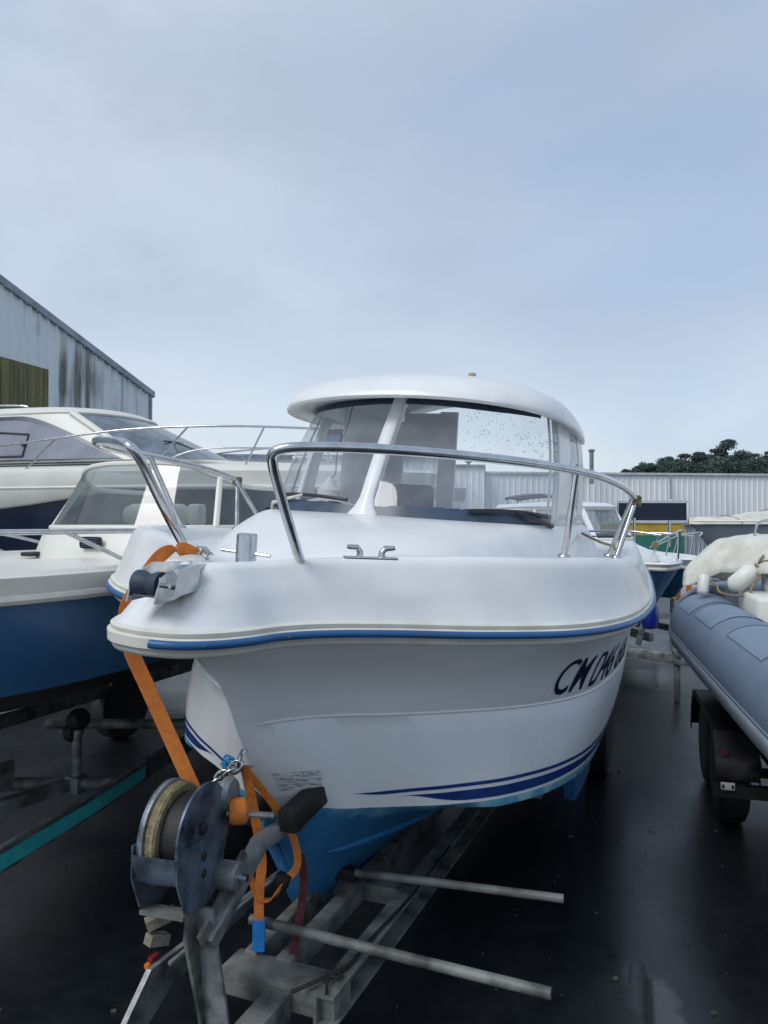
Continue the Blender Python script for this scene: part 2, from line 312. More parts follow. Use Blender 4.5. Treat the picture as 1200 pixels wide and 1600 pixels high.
def crs(pts, n):
    """Catmull-Rom through pts -> list of n+1 Vectors, uniform in parameter"""
    return [crp(pts, i * (len(pts) - 1) / n) for i in range(n + 1)]
def crp(pts, u):
    m = len(pts) - 1; u = min(max(u, 0), m); i = min(int(u), m - 1); f = u - i
    p1, p2 = Vector(pts[i]), Vector(pts[i + 1]); p0 = Vector(pts[i - 1]) if i else p1 * 2 - p2; p3 = Vector(pts[i + 2]) if i + 2 <= m else p2 * 2 - p1
    return 0.5 * ((2 * p1) + (p2 - p0) * f + (2 * p0 - 5 * p1 + 4 * p2 - p3) * f * f + (3 * p1 - p0 - 3 * p2 + p3) * f ** 3)
def thing(name, label, cat, loc=(0, 0, 0), rot=(0, 0, 0), group=None):
    o = bpy.data.objects.new(name, None); col.objects.link(o); o.location = loc; o.rotation_euler = rot; o.empty_display_size = .2
    return tag(o, label, cat, group)
def tag(o, label, cat, group=None):
    o['label'] = label; o['category'] = cat
    if group: o['group'] = group
    return o
def struct(o): o['kind'] = 'structure'; return o
def lerp(a, b, f): return a + (b - a) * f
def smooth(a, b, x): f = min(max((x - a) / (b - a), 0), 1); return f * f * (3 - 2 * f)
def P(a, b): return lambda f: Vector(a).lerp(Vector(b), f)

# ------------------------------------------------------------------ ground
g = MB(); g.add([(-400, -60, 0), (400, -60, 0), (400, 500, 0), (-400, 500, 0)], [(0, 1, 2, 3)])
struct(g.build('ground', ASPH))
def puddle(cx, cy, rx, ry, seed, z=.004):
    rnd = random.Random(seed); ph = [rnd.uniform(0, 6.28) for _ in range(5)]
    pts = []
    for k in range(64):
        a = k * 2 * math.pi / 64; rr = 1 + .09 * math.sin(3 * a + ph[0]) + .08 * math.sin(5 * a + ph[1]) + .07 * math.sin(9 * a + ph[2]) + .04 * math.sin(17 * a + ph[3])
        pts.append((cx + rx * rr * math.cos(a), cy + ry * rr * math.sin(a), z))
    m = MB(); m.add(pts + [(cx, cy, z)], [(k, (k + 1) % 64, 64) for k in range(64)]); return struct(m.build('puddle', WATER))

# ------------------------------------------------------------------ main boat
Z0 = 1.53
def rotm(yaw, roll): return Matrix.Rotation(R(-yaw), 3, 'Z') @ Matrix.Rotation(R(roll), 3, 'Y')
NOSE = Vector((-0.647, 2.05, CAM_H - 0.319))
RA = rotm(YAW, ROLL)
boat = thing('cabin_boat', 'white cabin fishing boat with blue bottom, nearest boat in the middle, on a galvanised trailer', 'boat',
             NOSE - RA @ Vector((0, 0, Z0)), (0, R(ROLL), R(-YAW)))
RAIL = [(0, -.005), (.09, .015), (.155, .075), (.20, .17), (.24, .31), (.335, .45), (.50, .59), (.74, .755), (.975, 1.0), (1.105, 1.33), (1.16, 1.75), (1.165, 2.4), (1.11, 3.4), (1.04, 4.4), (.97, 5.3)]
RAIL = [(a, b, 0) for a, b in RAIL]
KN = [(0, .48), (.025, .53), (.055, .59), (.095, .66), (.155, .74), (.24, .82), (.37, .92), (.56, 1.09), (.77, 1.32), (.93, 1.6), (1.01, 1.92), (1.05, 2.5), (1.02, 3.4), (.97, 4.4), (.91, 5.3)]
KN = [(a, b, -.36) for a, b in KN]
CH = [(0, .70, -.69), (.05, .74, -.70), (.10, .78, -.705), (.16, .82, -.71), (.24, .87, -.715), (.315, .94, -.72), (.43, 1.015, -.72), (.575, 1.10, -.725), (.745, 1.24, -.73), (.89, 1.49, -.735), (.97, 1.87, -.74), (.98, 2.5, -.745), (.95, 3.4, -.75), (.91, 4.4, -.75), (.86, 5.3, -.75)]
KE = [(0, .735, -.74), (0, .77, -.80), (0, .82, -.88), (0, .88, -.99), (0, .955, -1.11), (0, 1.045, -1.21), (0, 1.16, -1.285), (0, 1.31, -1.325), (0, 1.52, -1.335), (0, 1.8, -1.33), (0, 2.15, -1.30), (0, 2.7, -1.29), (0, 3.5, -1.28), (0, 4.4, -1.26), (0, 5.3, -1.24)]
def hullA(u, v):
    r, k = crp(RAIL, u), crp(KN, u)
    if v <= 1:
        w = smooth(2, 10, u); w0 = smooth(0, 3.2, u); c = r.lerp(k, lerp(.67, lerp(.86, .74, w), w0)); c.z = lerp(r.z, k.z, lerp(lerp(.11, .26, w0), .40, w))
        p = r * (1 - v) ** 2 + c * 2 * v * (1 - v) + k * v * v
    else:
        c = crp(CH, u)
        if v <= 2:
            f = v - 1; p = k.lerp(c, f); d = (c - k); p = p + Vector((math.copysign(1, 1) * .018 * math.sin(f * math.pi) * smooth(0, 3, u), 0, 0))
            p.x += -.011 * (1 - smooth(0, .10, f)) * smooth(.5, 3, u)      # step below the knuckle
        else:
            ke = crp(KE, u); f = v - 2
            w = 1 - smooth(3, 8, u)
            cc = c.lerp(ke, .5); cc.x = c.x * lerp(.33, .50, w); cc.z = c.z - lerp(.10, .22, w); cc.y = lerp(c.y, ke.y, .6)
            kw = .042 * smooth(1.5, 5, u); ke = ke + Vector((kw, 0, 0)); g_ = min(f / .9, 1)
            p = c * (1 - g_) ** 2 + cc * 2 * g_ * (1 - g_) + ke * g_ * g_
            if f > .9: h_ = (f - .9) / .1; p = Vector((kw * math.cos(h_ * math.pi / 2), ke.y, ke.z - .02 * math.sin(h_ * math.pi / 2)))
            if f > .999: p.x = .0
    p.x = max(p.x, 0.0)
    return p
def hull_pt(u, v, sgn=1, off=0.0):
    p = hullA(u, v); e1 = .02; 
    du = hullA(min(u + e1, 14), v) - hullA(max(u - e1, 0), v); dv = hullA(u, v + e1) - hullA(u, max(v - e1, 0))
    n = dv.cross(du)
    if n.length > 1e-9: n.normalize()
    if n.x < 0 and u > 1.0: n = -n
    q = p + n * off
    return Vector((q.x * sgn, q.y, q.z + Z0))
NU = 112
us = [14 * (i / NU) ** 1.0 for i in range(NU + 1)]
def bd(u): return 2.0 - .13 * smooth(5.5, 9.5, u)
def grid(vfun, nv):
    m = MB()
    for sg in (1, -1):
        m.loft([[hull_pt(u, vfun(u, j / nv), sg) for j in range(nv + 1)] for u in us])
    return m
up = MB()
for sg in (1, -1):
    up.loft([[hull_pt(u, j / 12 * 1.0, sg) for j in range(13)] + [hull_pt(u, 1 + .02 + (bd(u) - 1.02) * j / 8, sg) for j in range(9)] for u in us])
# transom
tr = [hull_pt(14, j / 6, 1) for j in range(7)] + [hull_pt(14, 1 + j / 3, 1) for j in range(1, 4)] + [hull_pt(14, 2 + j / 3, 1) for j in range(1, 4)]
up.add(tr + [Vector((-p.x, p.y, p.z)) for p in tr[::-1]], [tuple(range(2 * len(tr)))])
hull = up.build('hull', HULLW, boat, 50)
grid(lambda u, f: lerp(bd(u), 2.9, min(f / .75, 1)) if f <= .75 else lerp(2.9, 3.0, (f - .75) / .25), 16).build('bottom', ANTIF, boat, 50)
# ridge added along the knuckle to give a thin shading line, spray rails on the bottom
for sg in (1, -1):
    m = MB(); m.tube([hull_pt(.9 + i * .13, 1.0, sg, .001) for i in range(100)], [.001 + .0045 * smooth(.9, 2.5, .9 + i * .13) for i in range(100)], 6); m.build('knuckle_shade_ridge', HULLW, boat)
    m = MB(); m.tube([hull_pt(u, 2.45, sg, .004) for u in [4.4 + i * .25 for i in range(39)]], [.006 + .008 * smooth(4.4, 6, 4.4 + i * .25) for i in range(39)], 6); m.build('spray_rail', ANTIF, boat)
    m = MB(); pts = [(.80 * sg, 2.25, -.76), (.80 * sg, 2.5, -1.12), (.80 * sg, 3.1, -1.15), (.80 * sg, 3.4, -.76)]
    m.ext([(a, b, c + Z0) for a, b, c in pts], (.06 * sg, 0, 0)); m.build('bilge_keel', ANTIF, boat)
# stripes
def stripe(u0, u1, va, vb, name='hull_stripe', n=60):
    for sg in (1, -1):
        m = MB(); m.loft([[hull_pt(u, lerp(va(u), vb(u), j / 3), sg, .0025) for j in range(4)] for u in [lerp(u0, u1, i / n) for i in range(n + 1)]]); m.build(name, STRIPE, boat)
vt = lambda u: 1.83 - .17 * smooth(4.5, 9.5, u)
stripe(4.3, 13.9, lambda u: vt(u) - .001, lambda u: vt(u) + .036 * smooth(4.3, 5.5, u))
stripe(5.9, 13.9, lambda u: vt(u) + .075, lambda u: vt(u) + .077 + .105 * smooth(5.9, 7.3, u) * (1 - .25 * smooth(8, 10, u)))

# rub rail: moulding + blue strip
def offset_curve(u, d):
    p = crp(RAIL, u); e1 = .05; a, b = crp(RAIL, max(u - e1, 0)), crp(RAIL, min(u + e1, 14)); t = (b - a).normalized()
    if u < .03: t = Vector((1, 0, 0))
    nn = Vector((t.y, -t.x, 0))       # outboard for the +t side
    return p + nn * d
def sweep(prof, u0, u1, n, name, mat, par=boat, sides=(1, -1)):
    """prof: list of (outboard, z). both sides in one run when u0==0"""
    m = MB(); uu = [lerp(u0, u1, i / n) for i in range(n + 1)]
    def ring(u, sg):
        r = []
        for d, z in prof:
            q = offset_curve(u, d); r.append(Vector((q.x * sg, q.y, q.z + z + Z0)))
        return r
    if u0 == 0: rings = [ring(u, -1) for u in uu[::-1]] + [ring(u, 1) for u in uu[1:]]; m.loft(rings, True, True); return m.build(name, mat, par, 60)
    for sg in sides: m2 = MB(); m2.loft([ring(u, sg) for u in uu], True, True); o = m2.build(name, mat, par, 60)
    return o
sweep([(-.02, -.042), (.008, -.040), (.014, -.030), (.016, -.020), (.026, -.016), (.028, .011), (.020, .0135), (.014, .016), (.019, .020), (.020, .028), (.012, .034), (-.03, .036)], 0, 14, 150, 'rub_rail', MOULD)
PB = [(.024, -.014), (.036, -.012), (.041, -.004), (.040, .005), (.034, .010), (.024, .011)]
sweep(PB, .40, 14, 120, 'rub_strip', RUBBLUE, sides=(1,)); sweep(PB, 3.3, 14, 110, 'rub_strip', RUBBLUE, sides=(-1,))
# rail screws
for k in range(4):
    u = 1.75 + k * 2.3; q = offset_curve(u, .041); m = MB(); m.lathe((q.x, q.y, q.z + Z0 - .002), tuple(Vector((q.x, q.y, q.z + Z0 - .002)) + (offset_curve(u, .05) - q) * .35), [(0, .004), (1, .003)], 8); m.build('rail_screw', GALVD, boat)

# bulwark and deck
def topz(u): return lerp(.135, .205, smooth(0, 3, u)) + .04 * smooth(3.5, 7.5, u) - .05 * smooth(8.5, 12, u)
def deckz(u): return min(.165, topz(u) - .03)
def deck_col(u, sg):
    tz = topz(u); w = smooth(0, 3.5, u); w2 = 1 - smooth(.5, 4, u); ins = lerp(.165, .075, smooth(.5, 4, u)) - .025 * smooth(6, 10, u)
    spec = [(.012, .030), (.002 - .010 * w2, .045 - .004 * w2), (-.02 - .045 * w2, .10 - .018 * w2), (-.02 - .045 * w2 - (ins - .02 - .045 * w2) * .45, .10 - .018 * w2 + (tz - .10 + .018 * w2) * .45), (-ins + .008, tz - .035), (-ins, tz - .018), (-ins - .018, tz - .004), (-ins - .045, tz), (-ins - .075, tz - .003), (-ins - .095, tz - .02), (-ins - .105 - .01, lerp(tz, deckz(u), .7)), (-ins - .13, deckz(u))]
    out = []
    for d, z in spec:
        q = offset_curve(u, d)
        if q.x < 0 or u == 0: q.x = 0
        out.append(Vector((q.x * sg, q.y, z + Z0)))
    q = out[-1]; cy = max(q.y, .20)
    out.append(Vector((q.x * .5, lerp(q.y, cy, .5), deckz(u) + .006 + Z0))); out.append(Vector((0, cy, deckz(u) + .01 + Z0)))
    return out
m = MB()
for sg in (1, -1): m.loft([deck_col(u, sg) for u in us])
m.build('deck', GEL, boat, 55)

# trunk (coachroof) rising to the windscreen sill
HX = -.035
SILL = [(0, 1.50), (.18, 1.515), (.36, 1.565), (.51, 1.655), (.63, 1.79), (.71, 1.97), (.745, 2.18), (.75, 2.5), (.74, 2.9), (.73, 3.3)]
HEAD = [(0, 1.91), (.16, 1.92), (.31, 1.955), (.44, 2.02), (.55, 2.12), (.63, 2.25), (.675, 2.42), (.69, 2.6), (.695, 2.95), (.69, 3.3)]
LOW = [(0, .70), (.20, .74), (.38, .86), (.52, 1.06), (.62, 1.32), (.72, 1.62), (.80, 1.95), (.85, 2.3), (.86, 2.8), (.86, 3.3)]
def sym(curve, n, z):
    c = crs([(a, b, 0) for a, b in curve], n); zf = z if callable(z) else (lambda p: z)
    return [Vector((-p.x + HX, p.y, zf(p) + Z0)) for p in c[::-1]] + [Vector((p.x + HX, p.y, zf(p) + Z0)) for p in c[1:]]
NS = 36
SZ = lambda p: .352 - .012 * p.x
low = sym(LOW, NS, .150); sil = sym(SILL, NS, SZ)
rings = []
for k in range(13):
    f = k / 12; g2 = f; h = math.sin(f * math.pi / 2) ** .85
    rings.append([Vector((lerp(a.x, b.x, g2), lerp(a.y, b.y, g2), lerp(a.z, b.z, h))) for a, b in zip(low, sil)])
m = MB(); m.loft(rings); 
m.build('coachroof', GEL, boat, 50)
# window sill ledge
m = MB(); m.loft([[p + Vector((0, 0, 0)) for p in sil], [p + Vector((-.03 * math.copysign(1, p.x) if abs(p.x) > .1 else 0, .035, .004)) for p in sil], [p + Vector((-.10 * math.copysign(1, p.x) if abs(p.x) > .1 else 0, .10, .002)) for p in sil]]); m.build('dash_top', SEAL, boat, 50)
# glass panes: between sill and head rings, index range by parameter 0..9
def sh(u, f, sg=1, off=0.0):
    a = crp([(q[0], q[1], 0) for q in SILL], u); b = crp([(q[0], q[1], 0) for q in HEAD], u)
    a.z = SZ(a) + .003; b.z = .945
    p = a.lerp(b, f); 
    bul = .018 * math.sin(f * math.pi)
    d1 = crp([(q[0], q[1], 0) for q in SILL], min(u + .05, 9)) - crp([(q[0], q[1], 0) for q in SILL], max(u - .05, 0))
    nn = Vector((d1.y, -d1.x, 0)).normalized() if u > .03 else Vector((0, -1, 0))
    p = p + nn * (bul + off)
    return Vector((p.x * sg + HX, p.y, p.z + Z0))
def pane(u0, u1, f0, f1, sg, name, mat, off=0, nu=24, nf=8, solid=0.0):
    m = MB(); fa = f0 if callable(f0) else (lambda u: f0); fb = f1 if callable(f1) else (lambda u: f1)
    m.loft([[sh(u, lerp(fa(u), fb(u), j / nf), sg, off) for j in range(nf + 1)] for u in [lerp(u0, u1, i / nu) for i in range(nu + 1)]])
    return m.build(name, mat, boat, 60, solid)
for sg in (1, -1):
    wp = pane(.17, 6.15, .012, .985, sg, 'windscreen_pane', GLASS)
    # seal bands along the edges
    rag = random.Random(5 + sg); ra = [rag.uniform(-.008, .012) for _ in range(60)]
    pane(.22, 5.75, -.01, lambda u: .062 + (.02 * smooth(.3, 1.2, u)) + ra[int(u * 8) % 60] * .6, sg, 'lower_seal', SEAL, .0025, 60, 2)
    pane(.12, 5.0, lambda u: lerp(.935, .895, smooth(0, 3.5, u)), 1.0, sg, 'upper_seal', SEAL, .003, 30, 2)
    pane(5.55, 5.75, -.01, .99, sg, 'corner_seal', INTGREY, -.012, 4, 8)
    # white pillar and side of the house
    ua = 7.5 if sg > 0 else 6.65
    pane(6.12, ua, -.04, 1.0, sg, 'front_pillar', GEL, .004, 8, 8, .03)
    pane(ua, 8.35, -.04, .12, sg, 'side_panel', GEL, .004, 10, 3, .03)
    pane(ua, 8.35, .90, 1.0, sg, 'header_panel', GEL, .004, 10, 3, .03)
    pane(8.35, 9, -.04, 1.0, sg, 'rear_pillar', GEL, .004, 8, 8, .03)
    pane(ua, 8.35, .12, .90, sg, 'side_pane', GLASS, 0, 10, 6)
# centre mullion
m = MB(); rings = []
for k in range(15):
    f = lerp(-.02, 1.0, k / 14); hw = .034 + .045 * (1 - smooth(-.02, .14, f)) ** 2
    a = sh(0, f, 1, .0); rings.append([Vector((HX + x * hw, a.y + dy, a.z)) for x, dy in ((-1, .0), (-1.0, -.008), (-.8, -.018), (0, -.022), (.8, -.018), (1.0, -.008), (1, .0), (.8, .05), (-.8, .05))])
m.loft(rings, True, True); m.build('mullion', GEL, boat, 50)
# roof
RF = [(0, 1.68), (.20, 1.69), (.40, 1.73), (.57, 1.82), (.69, 1.97), (.755, 2.17), (.775, 2.45), (.765, 2.8), (.74, 3.2), (.71, 3.42)]
def rfz(p): return .925 - .045 * (p.x / .74) ** 2 - .01 * smooth(2.6, 3.4, p.y)
e0 = sym(RF, NS, rfz); cen = Vector((0, 3.42, 0))
def ring(sc_, dz, crown=0.0):
    out = []
    for p in e0:
        q = Vector((HX + (p.x - HX) * sc_, cen.y + (p.y - cen.y) * sc_, p.z + dz)); q.z = lerp(p.z, .935 + Z0, 1 - sc_) + dz; out.append(q)
    return out
m = MB(); m.loft([ring(.86, .015), ring(.94, .0), ring(.985, -.014), ring(.997, -.010), ring(1.0, -.002), ring(.997, .014), ring(.985, .042), ring(.955, .082), ring(.90, .122), ring(.80, .158), ring(.62, .188), ring(.4, .203), ring(.18, .210), ring(.02, .212)])
# underside
m.loft([ring(.86, .015), ring(.80, .09), ring(.62, .155), ring(.4, .180), ring(.18, .188), ring(.02, .190)])
e1 = ring(1.0, .008); 
roof = m.build('roof', GEL, boat, 50)
m = MB(); bk = [p for p in (ring(1.0, .008)[0], ring(.86, .015)[0], ring(.86, .015)[-1], ring(1.0, .008)[-1])]
# close the aft end of the roof with a transverse beam
tops = [ring(k, d)[0] for k, d in ((1.0, -.002), (.997, .014), (.985, .042), (.955, .082), (.80, .158), (.62, .188), (.4, .203), (.18, .210), (.02, .212))]; bots = [ring(k, d)[0] for k, d in ((1.0, -.0), (.97, .0), (.92, .01), (.86, .015), (.80, .09), (.62, .155), (.4, .180), (.18, .188), (.02, .190))]
for q in (1, -1): m.loft([[Vector(((a.x - HX) * q + HX, a.y, a.z)), Vector(((b.x - HX) * q + HX, b.y, b.z))] for a, b in zip(tops, bots)])
m.build('roof_edge', GEL, boat)
lm = MB(); lm.lathe((.04, 2.9, 1.135 + Z0), (.04, 2.9, 1.245 + Z0), [(0, .026), (.12, .026), (.14, .019), (.42, .019), (.45, .024), (.95, .024), (1, .018)], 16); lm.build('roof_light', BEIGE, boat)
lm = MB(); lm.tube([(.48, 2.75, 1.05 + Z0), (.47, 2.70, 1.075 + Z0), (.44, 2.60, 1.09 + Z0)], .006, 6); lm.build('roof_hook', STEEL, boat)
lm = MB(); lm.box((-.12, 2.3, 1.125 + Z0), (.05, .03, .012), bev=.003); lm.build('roof_fitting', GELD, boat)
# interior: aft bulkhead with a window, door jamb, helm seat, white domed compass, screen, cord
m = MB(); bw = [(-.66, .30), (-.16, .30), (-.16, .93), (-.66, .93)]
zz = lambda z: z + Z0
m.box((-.21, 3.28, zz(.67)), (.12, .03, .76)); m.box((-.60, 3.28, zz(.635)), (.14, .03, .69)); m.box((-.40, 3.28, zz(.89)), (.26, .03, .30)); m.box((-.40, 3.28, zz(.33)), (.26, .03, .08))
m.build('aft_bulkhead', INTGREY, boat)
m = MB(); m.box((-.40, 3.285, zz(.57)), (.27, .008, .42)); m.build('bulkhead_pane', GLASS, boat)
m = MB(); m.box((-.405, 3.6, zz(.50)), (.5, .03, .10), bev=.01); m.build('cockpit_board', INTWHITE, boat)
m = MB(); m.box((-.645, 2.93, zz(.64)), (.025, .72, .70)); m.build('side_lining', INTGREY, boat)
m = MB(); m.box((.585, 3.27, zz(.63)), (.09, .06, .62), bev=.01); m.build('door_jamb', INTGREY, boat)
m = MB(); m.box((-.20, 2.62, zz(.42)), (.26, .07, .22), Matrix.Rotation(R(8), 3, 'X'), .03); m.build('helm_seat', SEATN, boat)
m = MB(); m.lathe((-.42, 1.93, zz(.35)), (-.42, 1.93, zz(.53)), [(0, .20), (.10, .19), (.22, .145), (.34, .08), (.37, .062), (.62, .064), (.66, .052), (.85, .03), (1, .008)], 24); m.build('compass_dome', INTWHITE, boat)
m = MB(); m.tube(crs([(-.42, 1.93, zz(.52)), (-.40, 1.95, zz(.55)), (-.42, 2.0, zz(.66)), (-.40, 2.06, zz(.80)), (-.39, 2.1, zz(.93))], 16), .003, 6); m.build('dome_cord', BLACKP, boat)
m = MB(); m.box((-.545, 2.22, zz(.75)), (.13, .02, .12), Matrix.Rotation(R(-25), 3, 'Z'), .008); sc2 = m.build('screen_housing', SEATN, boat)
m = MB(); m.box((-.549, 2.208, zz(.74)), (.10, .006, .075), Matrix.Rotation(R(-25), 3, 'Z')); m.build('screen_face', pm('screen_blue', (0.10, 0.32, 0.50), 0.2, var=.3, scale=20), sc2)
m = MB(); m.tube([(-.60, 2.45, zz(.36)), (-.57, 2.46, zz(.93))], .02, 8); m.build('inner_post', INTWHITE, boat)
# wipers
def wiper(u0, f0, u1, f1, sg, armu, armf, light):
    m = MB(); m.tube([sh(lerp(u0, u1, k / 12), lerp(f0, f1, k / 12) + .02 * math.sin(k / 12 * math.pi), sg, .022) for k in range(13)], .0095, 6); w = m.build('wiper_blade', BLACKP, boat)
    m = MB(); m.tube([sh(armu, armf, sg, .02), sh(lerp(armu, (u0 + u1) / 2, .5), lerp(armf, (f0 + f1) / 2, .5), sg, .035), sh((u0 + u1) / 2, (f0 + f1) / 2 + .02, sg, .03)], [.012, .009, .007], 8); m.build('wiper_arm', light, boat)
wiper(.5, .10, 3.3, .115, -1, 4.8, .0, GELD)
wiper(2.6, .075, 5.2, .065, 1, 5.6, -.01, BLACKP)
m = MB(); q = sh(4.85, -.03, -1, .03); m.lathe(q + Vector((.02, .03, -.01)), q + Vector((-.01, -.03, .012)), [(0, .02), (.6, .02), (1, .014)], 12); m.build('wiper_motor', BLACKP, boat)
# raindrops on the starboard-hand half of the right pane
rd = random.Random(11); m = MB()
for k in range(330):
    u = rd.uniform(2.2, 6.0); f = min(.9, max(.42, rd.gauss(.70, .12) - .035 * (u - 3.5))); p = sh(u, f, 1, .002); r = rd.uniform(.0012, .0042)
    m.add([p + Vector((r * math.cos(a) * .8, -.0015, r * math.sin(a) * 1.2)) for a in [i * 1.047 for i in range(6)]] + [p + Vector((0, -.0035, 0))], [(i, (i + 1) % 6, 6) for i in range(6)])
o = m.build('raindrops', DROP, boat, 80); o['kind'] = 'stuff'

# pulpit rails
def rail_pt(u, ins, z, sg): q = offset_curve(u, -ins); return Vector((q.x * sg, q.y, z + Z0))
for sg in (1, -1):
    top = [Vector((a * sg, b, c + Z0)) for a, b, c in ((.215, .47, .195), (.225, .34, .35), (.232, .235, .485), (.245, .205, .525), (.285, .21, .543), (.37, .25, .552), (.51, .335, .558), (.69, .55, .562), (.87, .87, .563), (.99, 1.28, .558), (1.055, 1.68, .54), (1.085, 1.95, .515), (1.10, 2.10, .49))]
    path = crs([top[0], top[1], top[2]], 10) + crs(top[2:], 60)[1:]
    m = MB(); m.tube(path, .0155, 12); pr = m.build('bow_rail', STEEL, boat, 60)
    end = path[-1]
    for a, b in ((Vector((.90 * sg, 1.33, .238 + Z0)), Vector((.955 * sg, 1.15, .56 + Z0))), (Vector((1.035 * sg, 2.02, .215 + Z0)), end), (Vector((.98 * sg, 2.25, .21 + Z0)), end + Vector((-.01 * sg, -.03, .005)))):
        m = MB(); m.tube([a, a.lerp(b, .5), b], .0125, 10); m.build('rail_stanchion', STEEL, boat, 60)
        m = MB(); m.lathe(a + Vector((0, 0, -.006)), a + Vector((0, 0, .012)), [(0, .026), (.5, .026), (1, .018)], 14); m.build('stanchion_foot', STEEL, boat, 60)
    a = top[0]; m = MB(); m.lathe(a + Vector((0, 0, -.016)), a + Vector((0, 0, .006)), [(0, .03), (.6, .03), (1, .02)], 14); m.build('stanchion_foot', STEEL, boat, 60)
    m = MB(); rr = random.Random(sg + 4)
    cc = [end + Vector((.022 * math.cos(k * 1.1) , .028 * math.sin(k * 1.1), -.03 + .05 * (k / 26) + rr.uniform(-.008, .008))) for k in range(27)]
    m.tube(crs(cc, 80), .006, 6); m.build('rope_lashing', ROPEY, boat)
# slack line from the lashing to the house side (port)
m = MB(); a = Vector((1.03, 2.05, .25 + Z0)); m.tube(crs([a, a + Vector((-.04, .2, .01)), a + Vector((-.12, .4, .02)), Vector((.78, 2.75, .30 + Z0))], 24), .007, 6); m.build('mooring_line', ROPEY, boat)
# deck fittings
m = MB(); b0 = (0.01, .47, .165 + Z0); m.lathe(b0, (0.01, .47, .282 + Z0), [(0, .037), (.04, .034), (.93, .034), (.97, .033), (1, .028)], 24); bo = m.build('bollard', STEEL, boat)
m = MB(); m.tube([(-.085, .47, .222 + Z0), (.10, .47, .215 + Z0)], .0065, 8); m.build('bollard_pin', STEEL, bo)
def cleat(p, yaw, par, s=1.0):
    Rm = Matrix.Rotation(yaw, 3, 'Z'); p = Vector(p)
    T = lambda a: p + Rm @ (Vector(a) * s)
    m = MB(); m.box(T((0, 0, .004)), (.17 * s, .028 * s, .008 * s), Rm, .003); 
    for q in (-1, 1):
        m.tube([T((q * .035, 0, .0)), T((q * .035, 0, .022)), T((q * .045, 0, .034)), T((q * .075, 0, .036))], [.012 * s, .010 * s, .010 * s, .007 * s], 10)
    return m.build('deck_cleat', STEEL, par)
cleat((.455, .46, .238 + Z0 - .005), R(40), boat)
cleat((-.12, .44, .178 + Z0), R(-50), boat, .6)
# anchor roller
ar = MB(); ry = Matrix.Rotation(R(-14), 3, 'X')
for q in (-1, 1): ar.ext([(q * .045 + .01, -.04, .105 + Z0), (q * .045 + .01, -.02, .175 + Z0), (q * .045 + .01, .06, .205 + Z0), (q * .045 + .01, .24, .20 + Z0), (q * .045 + .01, .24, .16 + Z0), (q * .045 + .01, .04, .11 + Z0)], (.005, 0, 0))
ar.box((.012, .10, .150 + Z0), (.095, .26, .006), Matrix.Rotation(R(12), 3, 'X'))
aro = ar.build('anchor_roller', STEEL, boat)
m = MB(); m.lathe((-.03, .0, .152 + Z0), (.05, .0, .152 + Z0), [(0, .036), (.2, .036), (.5, .026), (.8, .036), (1, .036)], 20); m.build('roller_wheel', SEATN, aro)
m = MB(); m.tube([(-.05, .0, .152 + Z0), (.075, .0, .152 + Z0)], .007, 8); m.build('roller_pin', STEEL, aro)
m = MB(); m.ext([(.058, .015, .12 + Z0), (.058, .03, .195 + Z0), (.058, .13, .205 + Z0), (.058, .12, .13 + Z0)], (.02, .0, 0)); m.build('roller_cheek', STEEL, aro)
# bow eye
eye = hull_pt(0, 1.42) + Vector((0, -.01, 0)); 
m = MB(); m.tube(crs([eye + Vector((0, .03, .05)), eye + Vector((0, -.03, .045)), eye + Vector((0, -.05, .015)), eye + Vector((0, -.03, -.015)), eye + Vector((0, .03, -.02))], 20), .008, 8); m.build('bow_eye', STEEL, boat)
# registration letters wrapped on the port flare
def wrap_text(body, u0, v_lo, v_hi, width_u, mat, name, shear=.35):
    cu = bpy.data.curves.new('letters', 'FONT'); cu.body = body; cu.size = 1.0; cu.shear = shear; cu.resolution_u = 4; cu.offset = .003; cu.space_character = 1.0
    to = bpy.data.objects.new('letters', cu); col.objects.link(to); bpy.context.view_layer.update()
    dg = bpy.context.evaluated_depsgraph_get(); me0 = to.evaluated_get(dg).to_mesh()
    bm = bmesh.new(); bm.from_mesh(me0); to.evaluated_get(dg).to_mesh_clear()
    bmesh.ops.triangulate(bm, faces=bm.faces)
    for _ in range(2):
        ed = [e for e in bm.edges if e.calc_length() > .16]
        if ed: bmesh.ops.subdivide_edges(bm, edges=ed, cuts=1); bmesh.ops.triangulate(bm, faces=bm.faces)
    xs = [v.co.x for v in bm.verts]; x0, x1 = min(xs), max(xs)
    for v in bm.verts:
        f = (v.co.x - x0) / (x1 - x0); h = v.co.y / .72
        v.co = hull_pt(u0 + width_u * f, lerp(v_lo, v_hi, h), 1, .003)
    bpy.data.objects.remove(to); bpy.data.curves.remove(cu)
    left = set(bm.verts)
    while left:                                   # one object per character
        stack = [left.pop()]; isl = {stack[0]}
        while stack:
            for e_ in stack.pop().link_edges:
                for v in e_.verts:
                    if v in left: left.discard(v); isl.add(v); stack.append(v)
        idx = {v: i for i, v in enumerate(isl)}
        me = bpy.data.meshes.new(name); me.from_pydata([v.co[:] for v in idx], [], [[idx[v] for v in f.verts] for f in bm.faces if f.verts[0] in isl])
        me.materials.append(mat); o = bpy.data.objects.new(name, me); col.objects.link(o); o.parent = boat
    bm.free()
wrap_text('CM D46 662', 8.5, .93, .50, 2.75, LETTER, 'registration_letter')

